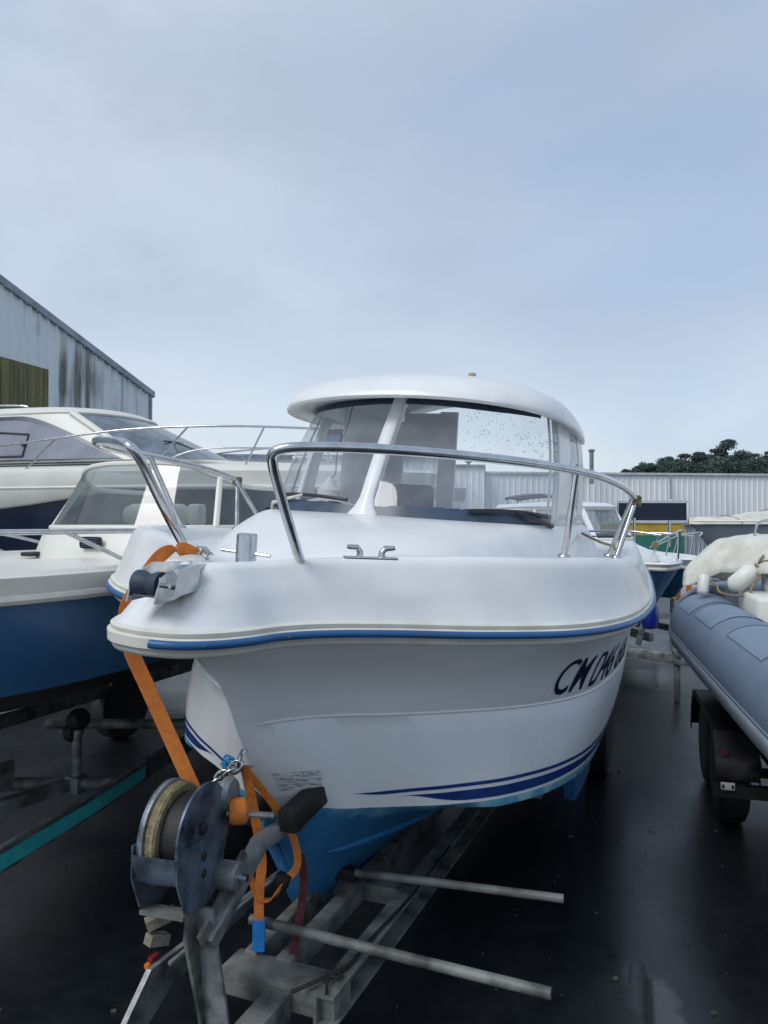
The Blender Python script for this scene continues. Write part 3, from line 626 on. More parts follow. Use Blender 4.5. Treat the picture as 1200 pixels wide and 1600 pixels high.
# ------------------------------------------------------------------ main boat's trailer
TL = Vector((-0.647, 2.05, 0)); RT = rotm(YAW, 0)
trl = thing('boat_trailer', 'galvanised trailer with winch post under the nearest white and blue boat', 'trailer', TL, (0, 0, R(-YAW)))
def bar(name, a, b, w, h, mat=GALVD, bev=.006): m = MB(); m.bar(a, b, w, h, bev=bev); return m.build(name, mat, trl)
bar('drawbar', (.155, -.9, .33), (.155, .46, .33), .085, .085)
bar('spine_beam', (.105, .57, .36), (.14, 4.6, .36), .058, .08)
bar('side_beam', (-.02, .57, .36), (-.06, 4.6, .36), .048, .08)
# right side rail is an open channel
m = MB(); m.ext([(.285, .44, .30), (.355, .44, .30), (.355, .44, .31), (.297, .44, .31), (.297, .44, .39), (.355, .44, .39), (.355, .44, .40), (.285, .44, .40)], (.05, 4.2, 0)); m.build('channel_beam', GALVD, trl)
m = MB(); m.box((.135, .53, .345), (.42, .125, .085), bev=.006); cb = m.build('cross_beam', GALVD, trl)
bar('cross_beam', (-.05, 1.22, .355), (.34, 1.22, .355), .10, .07)
bar('cross_beam', (-.55, 2.6, .36), (.6, 2.6, .36), .08, .08)
bar('cross_beam', (-.55, 3.9, .37), (.6, 3.9, .37), .08, .08)
m = MB(); m.tube([(-.05, .62, .475), (.45, .605, .475), (.985, .59, .475)], .0175, 14); m.build('cross_pipe', GALVD, trl)
m = MB(); m.tube([(.14, 1.085, .47), (.93, 1.18, .47)], .016, 14); m.build('cross_pipe', GALVD, trl)
# lamp-board rail on the far side
m = MB(); m.ext([(-.36, .20, .10), (-.355, .45, .33), (-.31, 1.25, .33), (-.31, 1.25, .30), (-.35, .55, .22), (-.36, .26, .06)], (.02, 0, 0)); m.build('guard_plate', GALV, trl)
m = MB(); m.box((-.365, .50, .34), (.022, .045, .02), bev=.006); m.build('reflector', REDL, trl)
m = MB(); m.box((-.37, .485, .322), (.022, .04, .02), bev=.006); m.build('reflector', AMBER, trl)
bar('side_rod', (-.30, .5, .33), (-.24, 1.7, .35), .018, .018, GALV)
# winch post: two angled plates
m = MB(); m.ext([(-.02, .40, .29), (-.02, .29, .29), (-.02, .20, .62), (-.02, .235, .83), (-.02, .33, .80), (-.02, .335, .62)], (.012, 0, 0)); m.build('winch_post', GALVD, trl)
m = MB(); m.ext([(-.015, .30, .29), (.08, .30, .29), (.045, .25, .70), (-.015, .25, .70)], (0, .01, 0)); m.build('post_flange', GALV, trl)
m = MB(); m.bar((.03, .22, .615), (.03, .46, .775), .014, .05); m.build('post_gusset', GALVD, trl)
# bow stop arm
m = MB()
A1, A2, A3 = Vector((.035, .245, .60)), Vector((.045, .515, .79)), Vector((.06, .82, .80))
m.bar(A1, A2 + (A2 - A1) * .03, .05, .045, bev=.005); m.bar(A2, A3, .05, .045, bev=.005); arm = m.build('bow_stop_arm', GALV, trl)
for q in (.10, -.06):
    m = MB(); m.bar((q, .60, .835), (q + .01, .83, .868), .07, .075, bev=.008); m.build('bow_stop_pad', RUBBER, trl)
for q in (.68, .80):
    m = MB(); m.lathe((.06, q, .795), (.092, q, .795), [(0, .011), (1, .011)], 6); m.build('arm_bolt', STEEL, arm)
m = MB(); m.tube([(.065, .76, .775), (.065, .765, .745)], .010, 8); m.build('arm_bolt', STEEL, arm)
# drum with two steel cheeks
C0 = Vector((-.035, .24, .915)); AX = (RT.transposed() @ Vector((.985, -.17, 0))).normalized(); AX = Vector((.985, .10, 0)).normalized()
T1 = Vector((0, 0, 1)); S1 = AX.cross(T1).normalized()
def disc(c, r, th): return MB().lathe(c - AX * th / 2, c + AX * th / 2, [(0, r - .006), (.15, r), (.85, r), (1, r - .006)], 48)
win = bpy.data.objects.new('winch', None)
wr = disc(C0 + AX * .055, .153, .010).build('winch_cheek', BLUESTEEL, trl)
wl = disc(C0 - AX * .068, .153, .010).build('winch_cheek', BLUESTEEL, trl)
disc(C0 - AX * .060, .153, .012).build('winch_cheek', GALV, trl)
MB().lathe(C0 - AX * .055, C0 - AX * .02, [(0, .140), (.2, .147), (.5, .142), (.8, .147), (1, .140)], 48).build('winch_webbing', ROPEY, trl)
MB().lathe(C0 - AX * .07, C0 + AX * .05, [(0, .12), (1, .12)], 40).build('winch_core', RUBBER, trl)
# frame strap round the drum (front plate)
m = MB(); rg = []
for k in range(15):
    a = R(lerp(150, 258, k / 14)); dirv = S1 * -math.cos(a) + T1 * math.sin(a)
    rg.append([C0 - AX * .082 + dirv * .176, C0 + AX * .062 + dirv * .176, C0 + AX * .062 + dirv * .182, C0 - AX * .082 + dirv * .182])
S_front = S1 if (RT @ S1).y < 0 else -S1
rg = []
for k in range(13):
    a = R(lerp(-32, -2, k / 12)); dirv = S_front * math.cos(a) + T1 * math.sin(a)
    rg.append([C0 - AX * .079 + dirv * .160, C0 + AX * .062 + dirv * .160, C0 + AX * .062 + dirv * .167, C0 - AX * .079 + dirv * .167])
m.loft(rg, True, True); m.build('winch_guard', BLUESTEEL, trl)
for q in (-.082, .062):
    m = MB(); 
    pts = [C0 + AX * q + S_front * a + T1 * b for a, b in ((.160, .02), (.165, -.07), (.125, -.17), (.02, -.20), (-.09, -.17), (-.11, -.05), (0, 0))]
    m.ext(pts, AX * .005); m.build('winch_bracket', BLUESTEEL, trl)
m = MB(); m.bar(C0 + AX * -.08 + S_front * .10 + T1 * -.185, C0 + AX * .06 + S_front * .10 + T1 * -.185, .05, .012); m.build('winch_foot', GALVD, trl)
H0 = Vector((.0, .33, .765))
MB().lathe(H0 + AX * .0, H0 + AX * .085, [(0, .040), (.06, .043), (.94, .043), (1, .038)], 24).build('winch_hub', GALV, trl)
MB().lathe(H0 + AX * .085, H0 + AX * .112, [(0, .012), (1, .012)], 8).build('hub_bolt', STEEL, trl)
for q, rr_ in ((.03, .018), (-.05, .014), (-.10, .013)):
    c = C0 + AX * .062 + T1 * q + S1 * .02; MB().lathe(c, c + AX * .012, [(0, rr_), (.6, rr_), (1, rr_ * .6)], 10).build('cheek_bolt', RUBBER, trl)
m = MB(); m.box(C0 + Vector((.045, .06, -.10)), (.012, .05, .12), Matrix.Rotation(R(25), 3, 'X'), .004); m.build('ratchet_pawl', GALVD, trl)
m = MB(); m.tube([C0 + AX * .06 + T1 * .02 + S_front * -.13, C0 + AX * .19 + T1 * -.0 + S_front * -.20], .011, 8); m.build('crank_rod', GALV, trl)
m = MB(); c = C0 + AX * .07 + T1 * .025 + S_front * -.13; m.lathe(c, c + AX * .05 + S_front * -.03, [(0, .034), (.15, .040), (.5, .042), (.85, .040), (1, .03)], 28); m.build('strap_roll', ORANGE, trl)
m = MB(); c = C0 + AX * .045 + T1 * .075 + S_front * -.15; m.lathe(c, c + AX * .03, [(0, .05), (.5, .055), (1, .045)], 20); m.build('guide_roller', GALV, trl)
# wood blocks below the drum
for q, (a, b) in enumerate((((-.12, .16, .665), (-.06, .22, .69)), ((-.105, .15, .63), (-.085, .21, .61)))):
    m = MB(); m.bar(a, b, .035, .03); m.build('wood_wedge', WOOD, trl)
m = MB(); m.tube([(-.05, .34, .30), (.40, .33, .235)], .022, 12); m.build('axle_stub', WOOD, trl)
# brake cable on the channel
m = MB(); m.tube(crs([(.22, .42, .40), (.29, .50, .415), (.33, .60, .41), (.34, .80, .41), (.36, 1.1, .405), (.37, 1.6, .405)], 40), .006, 6); m.build('brake_cable', RUBBER, trl)
m = MB(); m.tube(crs([(.33, .44, .41), (.31, .50, .42), (.335, .53, .415), (.30, .56, .42)], 16), .005, 6); m.build('brake_cable', RUBBER, trl)
m = MB(); m.bar((-.02, 1.15, .43), (.12, 1.15, .43), .06, .05, bev=.01); m.build('keel_pad', RUBBER, trl)
def wheel(name, c, yaw, par, r=.29, w=.17):
    ax = Vector((math.cos(yaw), -math.sin(yaw), 0)); c = Vector(c)
    ty = MB().lathe(c - ax * w / 2, c + ax * w / 2, [(0, r * .62), (0.01, r * .86), (.12, r * .98), (.3, r), (.7, r), (.88, r * .98), (.99, r * .86), (1, r * .62)], 40).build(name, RUBBER, par)
    MB().lathe(c - ax * (w / 2 - .02), c + ax * (w / 2 - .02), [(0, r * .2), (.02, r * .56), (.06, r * .62), (.5, r * .5), (.94, r * .62), (.98, r * .56), (1, r * .2)], 28).build('rim', GALV, ty)
    return ty
for sx in (-.68, .72): wheel('wheel', (sx, 4.2, .29), 0, trl)
bar('axle', (-.60, 4.2, .30), (.64, 4.2, .30), .06, .06)

# ------------------------------------------------------------------ straps and shackle on the bow
def A2W(t, s, z): return NOSE + RA @ Vector((t, s, z))       # boat frame -> world
def T2W(p): return TL + RT @ Vector(p)
m = MB()
sp = [A2W(-.12, .40, .195), A2W(-.15, .345, .222), A2W(-.19, .30, .205), A2W(-.235, .265, .12), A2W(-.272, .25, .045), A2W(-.275, .25, -.02), A2W(-.25, .25, -.10)]
e2 = T2W((-.085, .345, 1.0)); sp += [sp[-1].lerp(e2, k / 4) for k in (1, 2, 3, 4)]
pth = crs(sp, 60)
wd = [RA @ Vector((.55, .83, .1)) if k < 20 else (RA @ Vector((.75, -.55, .1)) if k > 40 else RA @ Vector((.65, .6 - 1.1 * (k - 20) / 20, .1))) for k in range(61)]
wd = [RA @ Vector((.45, .85, .15))] * 61
tw = []
for k in range(61):
    f = k / 60; a = lerp(0, 0.9, smooth(.35, .95, f)); tw.append((RA @ Vector((.55, .83, .1))).lerp(Vector((1, .12, .12)), smooth(.45, .8, f)))
m.strip(pth, .046, .004, tw); s1 = m.build('tie_down_strap', ORANGE, None, 60)
tag(s1, 'orange webbing strap running from the bow deck over the nose down to the winch', 'strap')
m = MB(); q = A2W(-.115, .41, .205)
for k in range(3): m.tube(crs([q + RA @ Vector((.012 * k - .03, -.02, .0)), q + RA @ Vector((.012 * k - .02, .0, .025)), q + RA @ Vector((.012 * k, .02, .0))], 8), .004, 6)
m.build('strap_buckle', STEEL, s1)
EYE = NOSE + RA @ (eye - Vector((0, 0, Z0)))
Ti = RT.transposed()
eyeT = Ti @ (EYE - TL)
m = MB(); b0 = eyeT + Vector((.01, -.03, .0))
m.strip(crs([b0, b0.lerp(Vector((.01, .60, .72)), .5), Vector((.005, .60, .70)), Vector((.005, .585, .60)), Vector((.01, .575, .50))], 30), .034, .004, Vector((1, .25, 0)))
for v in range(len(m.v)): m.v[v] = tuple(T2W(m.v[v]))
s2 = m.build('bow_strap', ORANGE, None, 60); tag(s2, 'orange strap hanging from the bow eye to the trailer cross beam, blue end', 'strap')
m = MB(); m.strip([T2W((.01, .577, .505)), T2W((.012, .572, .45)), T2W((.012, .57, .405))], .042, .012, RT @ Vector((1, .25, 0))); m.build('strap_end', BRIGHTBLUE, s2)
m = MB(); m.strip([T2W(p) for p in crs([b0 + Vector((.012, 0, -.02)), Vector((.04, .62, .88)), Vector((.08, .68, .76)), Vector((.095, .69, .66)), Vector((.07, .66, .615))], 30)], .026, .004, RT @ Vector((.9, .45, 0)))
m.strip([T2W(p) for p in crs([Vector((-.03, .58, .66)), Vector((.0, .58, .58)), Vector((.04, .60, .57)), Vector((.07, .64, .61))], 24)], .02, .004, RT @ Vector((.3, .9, .2)))
s3 = m.build('bow_strap', ORANGE, None, 60); tag(s3, 'narrower orange strap looping from the bow eye behind the black bow stop pad', 'strap')
m = MB(); m.box(T2W((.055, .65, .61)), (.05, .04, .05), RT @ Matrix.Rotation(.4, 3, 'Y'), .006); m.build('ratchet', RUBBER, s3)
m = MB(); m.strip([T2W(p) for p in crs([Vector((.10, .70, .69)), Vector((.115, .70, .60)), Vector((.12, .66, .50)), Vector((.125, .60, .395))], 24)], .028, .004, RT @ Vector((.9, .3, 0)))
s4 = m.build('bow_strap', DKRED, None, 60); tag(s4, 'dark red strap running down to the trailer cross beam beside the blue keel', 'strap')
# shackle chain
def link(m, c, d, w, r, up):
    d = Vector(d).normalized(); up = Vector(up); x = (up - d * up.dot(d)).normalized()
    pts = []
    for k in range(21):
        a = k / 20 * 2 * math.pi; pts.append(Vector(c) + d * (math.cos(a) * w * 1.6) + x * (math.sin(a) * w))
    m.tube(pts, r, 8, False)
cd = RT @ Vector((-.75, -.2, -.55)); c0 = EYE + RT @ Vector((-.01, -.055, -.0))
m = MB()
for k in range(4): link(m, c0 + cd * (.030 * k), cd, .017, .0062, (RT @ Vector((0, 1, 0))) if k % 2 else (RT @ Vector((.5, .2, .8))))
m.tube(crs([c0 + cd * .10, c0 + cd * .14 + Vector((0, 0, -.01)), c0 + cd * .15 + Vector((.03, 0, -.03)), c0 + cd * .12 + Vector((.045, 0, -.035)), c0 + cd * .10 + Vector((.04, 0, -.02))], 20), .008, 8)
ch = m.build('shackle_chain', STEEL, None, 60); tag(ch, 'short bright steel chain and hook shackled to the bow eye', 'chain')
m = MB(); kk = random.Random(2); q = EYE + RT @ Vector((-.045, -.05, .012))
m.tube(crs([q + Vector((kk.uniform(-.02, .02), kk.uniform(-.015, .015), kk.uniform(-.018, .018))) for _ in range(16)], 90), .0045, 6)
tag(m.build('twine', pm('twine_blue', (.03, .35, .62), .7, var=.2, scale=50), None, 60), 'tangle of bright blue twine tied at the bow eye', 'twine')

# ------------------------------------------------------------------ generic boat hull (bow at s=0, stern at s=Ln; x right when facing the bow)
def plan(s, Ln, b, full=.5, p=2.0): 
    x = min(s / (Ln * full), 1); return b * (1 - (1 - x) ** p) ** .75 * (1 - .06 * smooth(.6, 1, s / Ln))
def simple_hull(par, Ln, b, zs, zb, zc, zk, rake, mats, full=.5, n=40, sheer=0.0, deckz=None, rail=True, deckmat=None, railmat=None):
    """mats = (upper, main, bottom). rows: sheer zs, colour break zb, chine zc, keel zk"""
    ss = [Ln * (i / n) ** 1.5 for i in range(n + 1)]
    def row(s, z, k):
        x = plan(s, Ln, b * k, full); f = (zs - z) / (zs - zk); shift = rake * f * (1 - smooth(0, .75, s / Ln))
        return Vector((x, s + shift, z + sheer * (1 - s / Ln) ** 2 * (1 - f)))
    def keel(s):
        f = 1; z = lerp(zc - .02, zk, smooth(0, .35, s / Ln)); return Vector((0, s + rake * (zs - z) / (zs - zk) * (1 - smooth(0, .75, s / Ln)), z))
    def band(name, rows, mat):
        m = MB()
        for sg in (1, -1): m.loft([[Vector((p.x * sg, p.y, p.z)) for p in rows(s)] for s in ss])
        return m.build(name, mat, par, 45)
    band('hull', lambda s: [row(s, lerp(zb, zc, j / 6), lerp(.985, .86, (j / 6) ** 1.3)) for j in range(7)], mats[1])
    band('topsides', lambda s: [row(s, lerp(zs, zb, j / 2), lerp(1.0, .985, j / 2)) for j in range(3)], mats[0])
    band('bottom', lambda s: [row(s, zc, .86).lerp(keel(s), j / 5) for j in range(6)], mats[2])
    dz = deckz if deckz is not None else zs - .05
    def dk(s):
        r = row(s, zs, 1.0); q = Vector((r.x * .93, r.y + .03 * (1 - smooth(0, .3, s)), r.z + .02)); i = Vector((r.x * .86, r.y + .06 * (1 - smooth(0, .3, s)), r.z - .01))
        return [r, q, i, Vector((i.x * .5, i.y, dz + .03)), Vector((0, i.y, dz + .05))]
    band('deck', dk, deckmat or mats[0])
    tr_ = [row(Ln, zs, 1), row(Ln, zb, .985), row(Ln, zc, .86), keel(Ln)]
    m = MB(); m.add(tr_ + [Vector((-p.x, p.y, p.z)) for p in tr_[::-1]], [tuple(range(8))]); m.build('transom', mats[1], par)
    if rail:
        m = MB(); pts = [row(s, lerp(zs, zb, .85), 1.0) for s in ss]
        m.tube([Vector((-p.x, p.y, p.z)) for p in pts[::-1]] + pts[1:], .022, 8); m.build('rub_rail', railmat or MOULD, par)
    return row
def house(par, SI, HE, zs, zh, mull, gl, frame, n=30, name='windscreen_pane', u0=.0, uend=None, drop=0.0):
    """wrap-round screen between plan curves SI (bottom) and HE (top); split at parameters in mull"""
    m_ = len(SI) - 1
    f = lambda u, k: crp([(a, b, zs) for a, b in SI], u).lerp(crp([(a, b, zh - drop * smooth(1.2, m_ * .75, i)) for i, (a, b) in enumerate(HE)], u), k)
    cuts = [u0] + mull + [m_ if uend is None else uend]
    for sg in (1, -1):
        for a, b in zip(cuts, cuts[1:]):
            m = MB(); m.loft([[Vector((f(u, k / 5).x * sg, f(u, k / 5).y, f(u, k / 5).z)) for k in range(6)] for u in [lerp(a, b, i / 12) for i in range(13)]]); m.build(name, gl, par, 60)
        for a in mull:
            m = MB(); m.tube([Vector((f(a, k / 4).x * sg, f(a, k / 4).y, f(a, k / 4).z)) for k in range(5)], .022, 8); m.build('screen_pillar', frame, par)
    for z in (0, 1):
        m = MB(); pts = [f(lerp(u0, cuts[-1], i / n), z) for i in range(n + 1)]
        m.tube([Vector((-p.x, p.y, p.z)) for p in pts[::-1]] + pts[1:], .018, 8); m.build('screen_frame', frame, par)
    return f
def rails(par, pts, r=.0125, legs=(), name='bow_rail', mat=STEEL, n=30):
    m = MB(); m.tube(crs(pts, n), r, 8); m.build(name, mat, par, 60)
    for a, b in legs:
        m = MB(); m.tube([a, b], r * .85, 8); m.build('rail_stanchion', mat, par, 60)
def simple_trailer(par, y0, y1, w, z=.42, post=None, mat=GALVD, wheels=None, strip=None):
    for sx in (-1, 1):
        m = MB(); m.bar((sx * w, y0 + .9, z), (sx * w, y1, z), .05, .10, bev=.006); m.build('side_beam', mat, par)
        m = MB(); m.bar((sx * w, y0 + .95, z), (sx * .05, y0 + .05, z), .05, .10, bev=.006); m.build('side_beam', mat, par)
    m = MB(); m.bar((0, y0 - .8, z), (0, y0 + 1.2, z), .08, .08, bev=.006); m.build('drawbar', mat, par)
    for f in (.3, .6, .9):
        y = lerp(y0, y1, f); m = MB(); m.bar((-w, y, z), (w, y, z), .06, .07); m.build('cross_beam', mat, par)
    m = MB(); m.box((0, y0 - .86, z + .02), (.06, .16, .06), bev=.015); m.build('coupling', mat, par)
    yw = lerp(y0, y1, .62) if wheels is None else wheels
    for sx in (-1, 1): wheel('wheel', (sx * (w + .14), yw, .29), 0, par)
    m = MB(); m.bar((-w - .1, yw, .3), (w + .1, yw, .3), .05, .05); m.build('axle', mat, par)

# ------------------------------------------------------------------ boat with royal blue hull at the left
OB = Vector((-2.96, 2.185, 0))
bb = thing('open_boat', 'boat with royal blue hull and white deck behind the strap at the left edge', 'boat', OB, (0, 0, R(-YAW)))
simple_hull(bb, 6.0, 1.05, 1.62, 1.51, 1.10, .78, .5, (GELC, HULLB, BLACKHULL), full=.30)
# small console block with windscreen
m = MB()
SB = [(0, 3.02), (.25, 3.03), (.50, 3.09), (.68, 3.24), (.76, 3.5), (.79, 3.9), (.80, 4.4)]
HB = [(0, 3.26), (.22, 3.27), (.44, 3.32), (.58, 3.44), (.66, 3.65), (.71, 3.95), (.73, 4.4)]
sy = lambda c, z, k=1.0, dy=0: (lambda q: [Vector((-p.x * k, p.y + dy, z)) for p in q[::-1]] + [Vector((p.x * k, p.y + dy, z)) for p in q[1:]])(crs([(a, b, 0) for a, b in c], 24))
m.loft([sy(SB, 1.58, 1.06, -.12), sy(SB, 1.66, 1.05, -.10), sy(SB, 1.76, 1.03, -.06), sy(SB, 1.80, 1.0, -.02), sy(SB, 1.815, .9, .08)]); m.build('console', GELC, bb, 50)
house(bb, SB, HB, 1.81, 2.25, [3.1], GLASST, GELC, drop=.16)
m = MB(); m.box((-.02, 2.91, 1.715), (.17, .02, .075), Matrix.Rotation(R(0), 3, 'Z'), .02); vg = m.build('air_vent', BLACKP, bb)
for k in range(5): MB().box((-.02, 2.898, 1.69 + k * .0125), (.145, .012, .004)).build('vent_slat', SEAL, vg)
m = MB(); m.box((-.06, 3.62, 1.90), (.46, .3, .16), bev=.07); m.build('seat_cushion', CANVAS, bb, 60)
m = MB(); m.box((.30, 3.6, 1.90), (.10, .10, .15), bev=.02); m.build('seat_cushion', GELC, bb)
m = MB(); m.box((-.58, 3.0, 1.63), (.10, .18, .03), bev=.01); m.build('deck_hatch', BLACKP, bb)
rp = [(.72, .5, 1.80), (.88, 1.0, 1.805), (.96, 1.6, 1.805), (.98, 2.3, 1.80), (.99, 3.0, 1.77), (1.0, 3.5, 1.68)]
for sg in (1, -1):
    q = [Vector((a * sg, b, c)) for a, b, c in rp]
    rails(bb, q, .013, [(Vector((.97 * sg, 2.15, 1.635)), Vector((.965 * sg, 1.7, 1.805))), (Vector((.93 * sg, 1.25, 1.635)), Vector((.88 * sg, 1.0, 1.805))), (Vector((1.0 * sg, 3.1, 1.635)), Vector((.985 * sg, 2.7, 1.785)))])
bt = thing('boat_trailer', 'dark trailer with turquoise strip along its side, under the royal blue boat', 'trailer', OB, (0, 0, R(-YAW)))
def WB(x, y, z): return Ti @ (Vector((x, y, z)) - OB)
# curved side beam with turquoise reflective strip
pb = [WB(-1.72, 2.75, .42), WB(-1.60, 3.18, .44), WB(-1.43, 3.8, .455), WB(-1.27, 4.55, .47), WB(-1.02, 5.4, .47), WB(-.6, 6.6, .47)]
def side_strip(pts, dz0, dz1, off, name, mat, n0=0, n1=40):
    c = crs(pts, 40)[n0:n1 + 1]; m = MB(); rg = []
    for i, p in enumerate(c):
        t = (c[min(i + 1, len(c) - 1)] - c[max(i - 1, 0)]).normalized(); nn = Vector((t.y, -t.x, 0)).normalized()
        rg.append([p + nn * (off - .02) + Vector((0, 0, dz0)), p + nn * off + Vector((0, 0, dz0)), p + nn * off + Vector((0, 0, dz1)), p + nn * (off - .02) + Vector((0, 0, dz1))])
    m.loft(rg, True, True); return m.build(name, mat, bt)
side_strip(pb, -.06, .05, .0, 'side_beam', GALVD); side_strip(pb, -.045, .022, .006, 'reflective_strip', TURQ, 0, 21)
side_strip(pb, .05, .062, .02, 'beam_flange', GALV)
for sg in (-1,):
    m = MB(); m.bar((-.95, 1.2, .44), (-.95, 5.8, .46), .05, .11, bev=.006); m.build('side_beam', GALVD, bt)
m = MB(); m.tube([WB(-2.5, 4.0, .47), WB(-1.42, 4.02, .47)], .034, 12); m.build('cross_beam', GALVD, bt)
m = MB(); m.tube([WB(-2.3, 5.2, .47), WB(-1.1, 5.2, .47)], .034, 12); m.build('cross_beam', GALVD, bt)
m = MB(); m.bar(WB(-2.3, 3.2, .43), WB(-1.66, 4.0, .47), .06, .06); m.build('cross_beam', GALVD, bt)
jc = WB(-1.62, 4.02, .47)
m = MB(); m.tube([jc, jc + Vector((0, 0, .30))], .026, 12); m.build('support_post', GALV, bt)
m = MB(); m.lathe(jc + Vector((-.05, 0, .27)), jc + Vector((.0, 0, .27)), [(0, .05), (.5, .058), (1, .05)], 16); m.build('support_roller', RUBBER, bt)
m = MB(); m.lathe(jc + Vector((0, -.02, .33)), jc + Vector((.06, -.02, .36)), [(0, .05), (.5, .058), (1, .05)], 16); m.build('support_roller', RUBBER, bt)
m = MB(); m.box(jc + Vector((0, 0, .0)), (.09, .09, .09), bev=.01); m.build('post_clamp', GALV, bt)
m = MB(); q = crs(pb, 40)[25]; m.box(q + Vector((.02, -.01, .0)), (.02, .055, .045), Matrix.Rotation(R(10), 3, 'Z'), .012); m.build('side_marker', AMBER, bt)
for sx in (-.98,): wheel('wheel', (sx, 4.3, .29), 0, bt)
wheel('wheel', WB(-.95, 6.0, .29), 0, bt)
m = MB(); m.bar(WB(-2.35, 3.0, .58), WB(-1.9, 3.9, .56), .03, .14); m.build('mudguard', GALVD, bt)

# ------------------------------------------------------------------ big cruiser, bow to the right
yc = -74.0
cb_ = Vector((.65, 8.75, 0))
cb_.z = .10
cz = thing('motor_cruiser', 'large cream motor cruiser with navy hull, covered side windows and raked windscreen at the left', 'boat', cb_, (0, 0, R(-yc)))
simple_hull(cz, 9.0, 1.45, 2.30, 2.10, .95, .42, .9, (GELC, HULLN, BLACKHULL), full=.42, sheer=.0, deckz=2.30, railmat=GELC)
# deck moulding
DC = [(0, .25), (.45, .55), (.85, 1.1), (1.15, 1.9), (1.33, 2.9), (1.40, 4.2), (1.42, 6), (1.42, 9)]
D2 = [(0, .9), (.30, 1.1), (.58, 1.55), (.80, 2.2), (.98, 2.9), (1.10, 4.0), (1.14, 6), (1.14, 9)]
D3 = [(0, 2.25), (.30, 2.28), (.60, 2.42), (.85, 2.7), (1.02, 3.1), (1.12, 3.8), (1.15, 6), (1.15, 9)]
m = MB(); m.loft([sy(DC, 2.30), sy(DC, 2.36, .97, .06), sy(D2, 2.40), sy(D2, 2.42, .9, .2), sy(D3, 2.46)]); m.build('foredeck', GELC, cz, 50)
# lower white skirt dipping aft over the navy hull side
m = MB()
for sg in (-1, 1):
    rg = []
    for i in range(25):
        s = lerp(.9, 9.0, i / 24); x = plan(s, 9.0, 1.45, .42) + .012; dz = lerp(2.16, 1.86, smooth(2.0, 5.4, s))
        rg.append([Vector((sg * (x - .02), s + .15, 2.33)), Vector((sg * x, s + .15, 2.28)), Vector((sg * x, s + .15, dz + .02)), Vector((sg * (x - .02), s + .15, dz))])
    m.loft(rg)
m.build('deck_skirt', GELC, cz, 50)
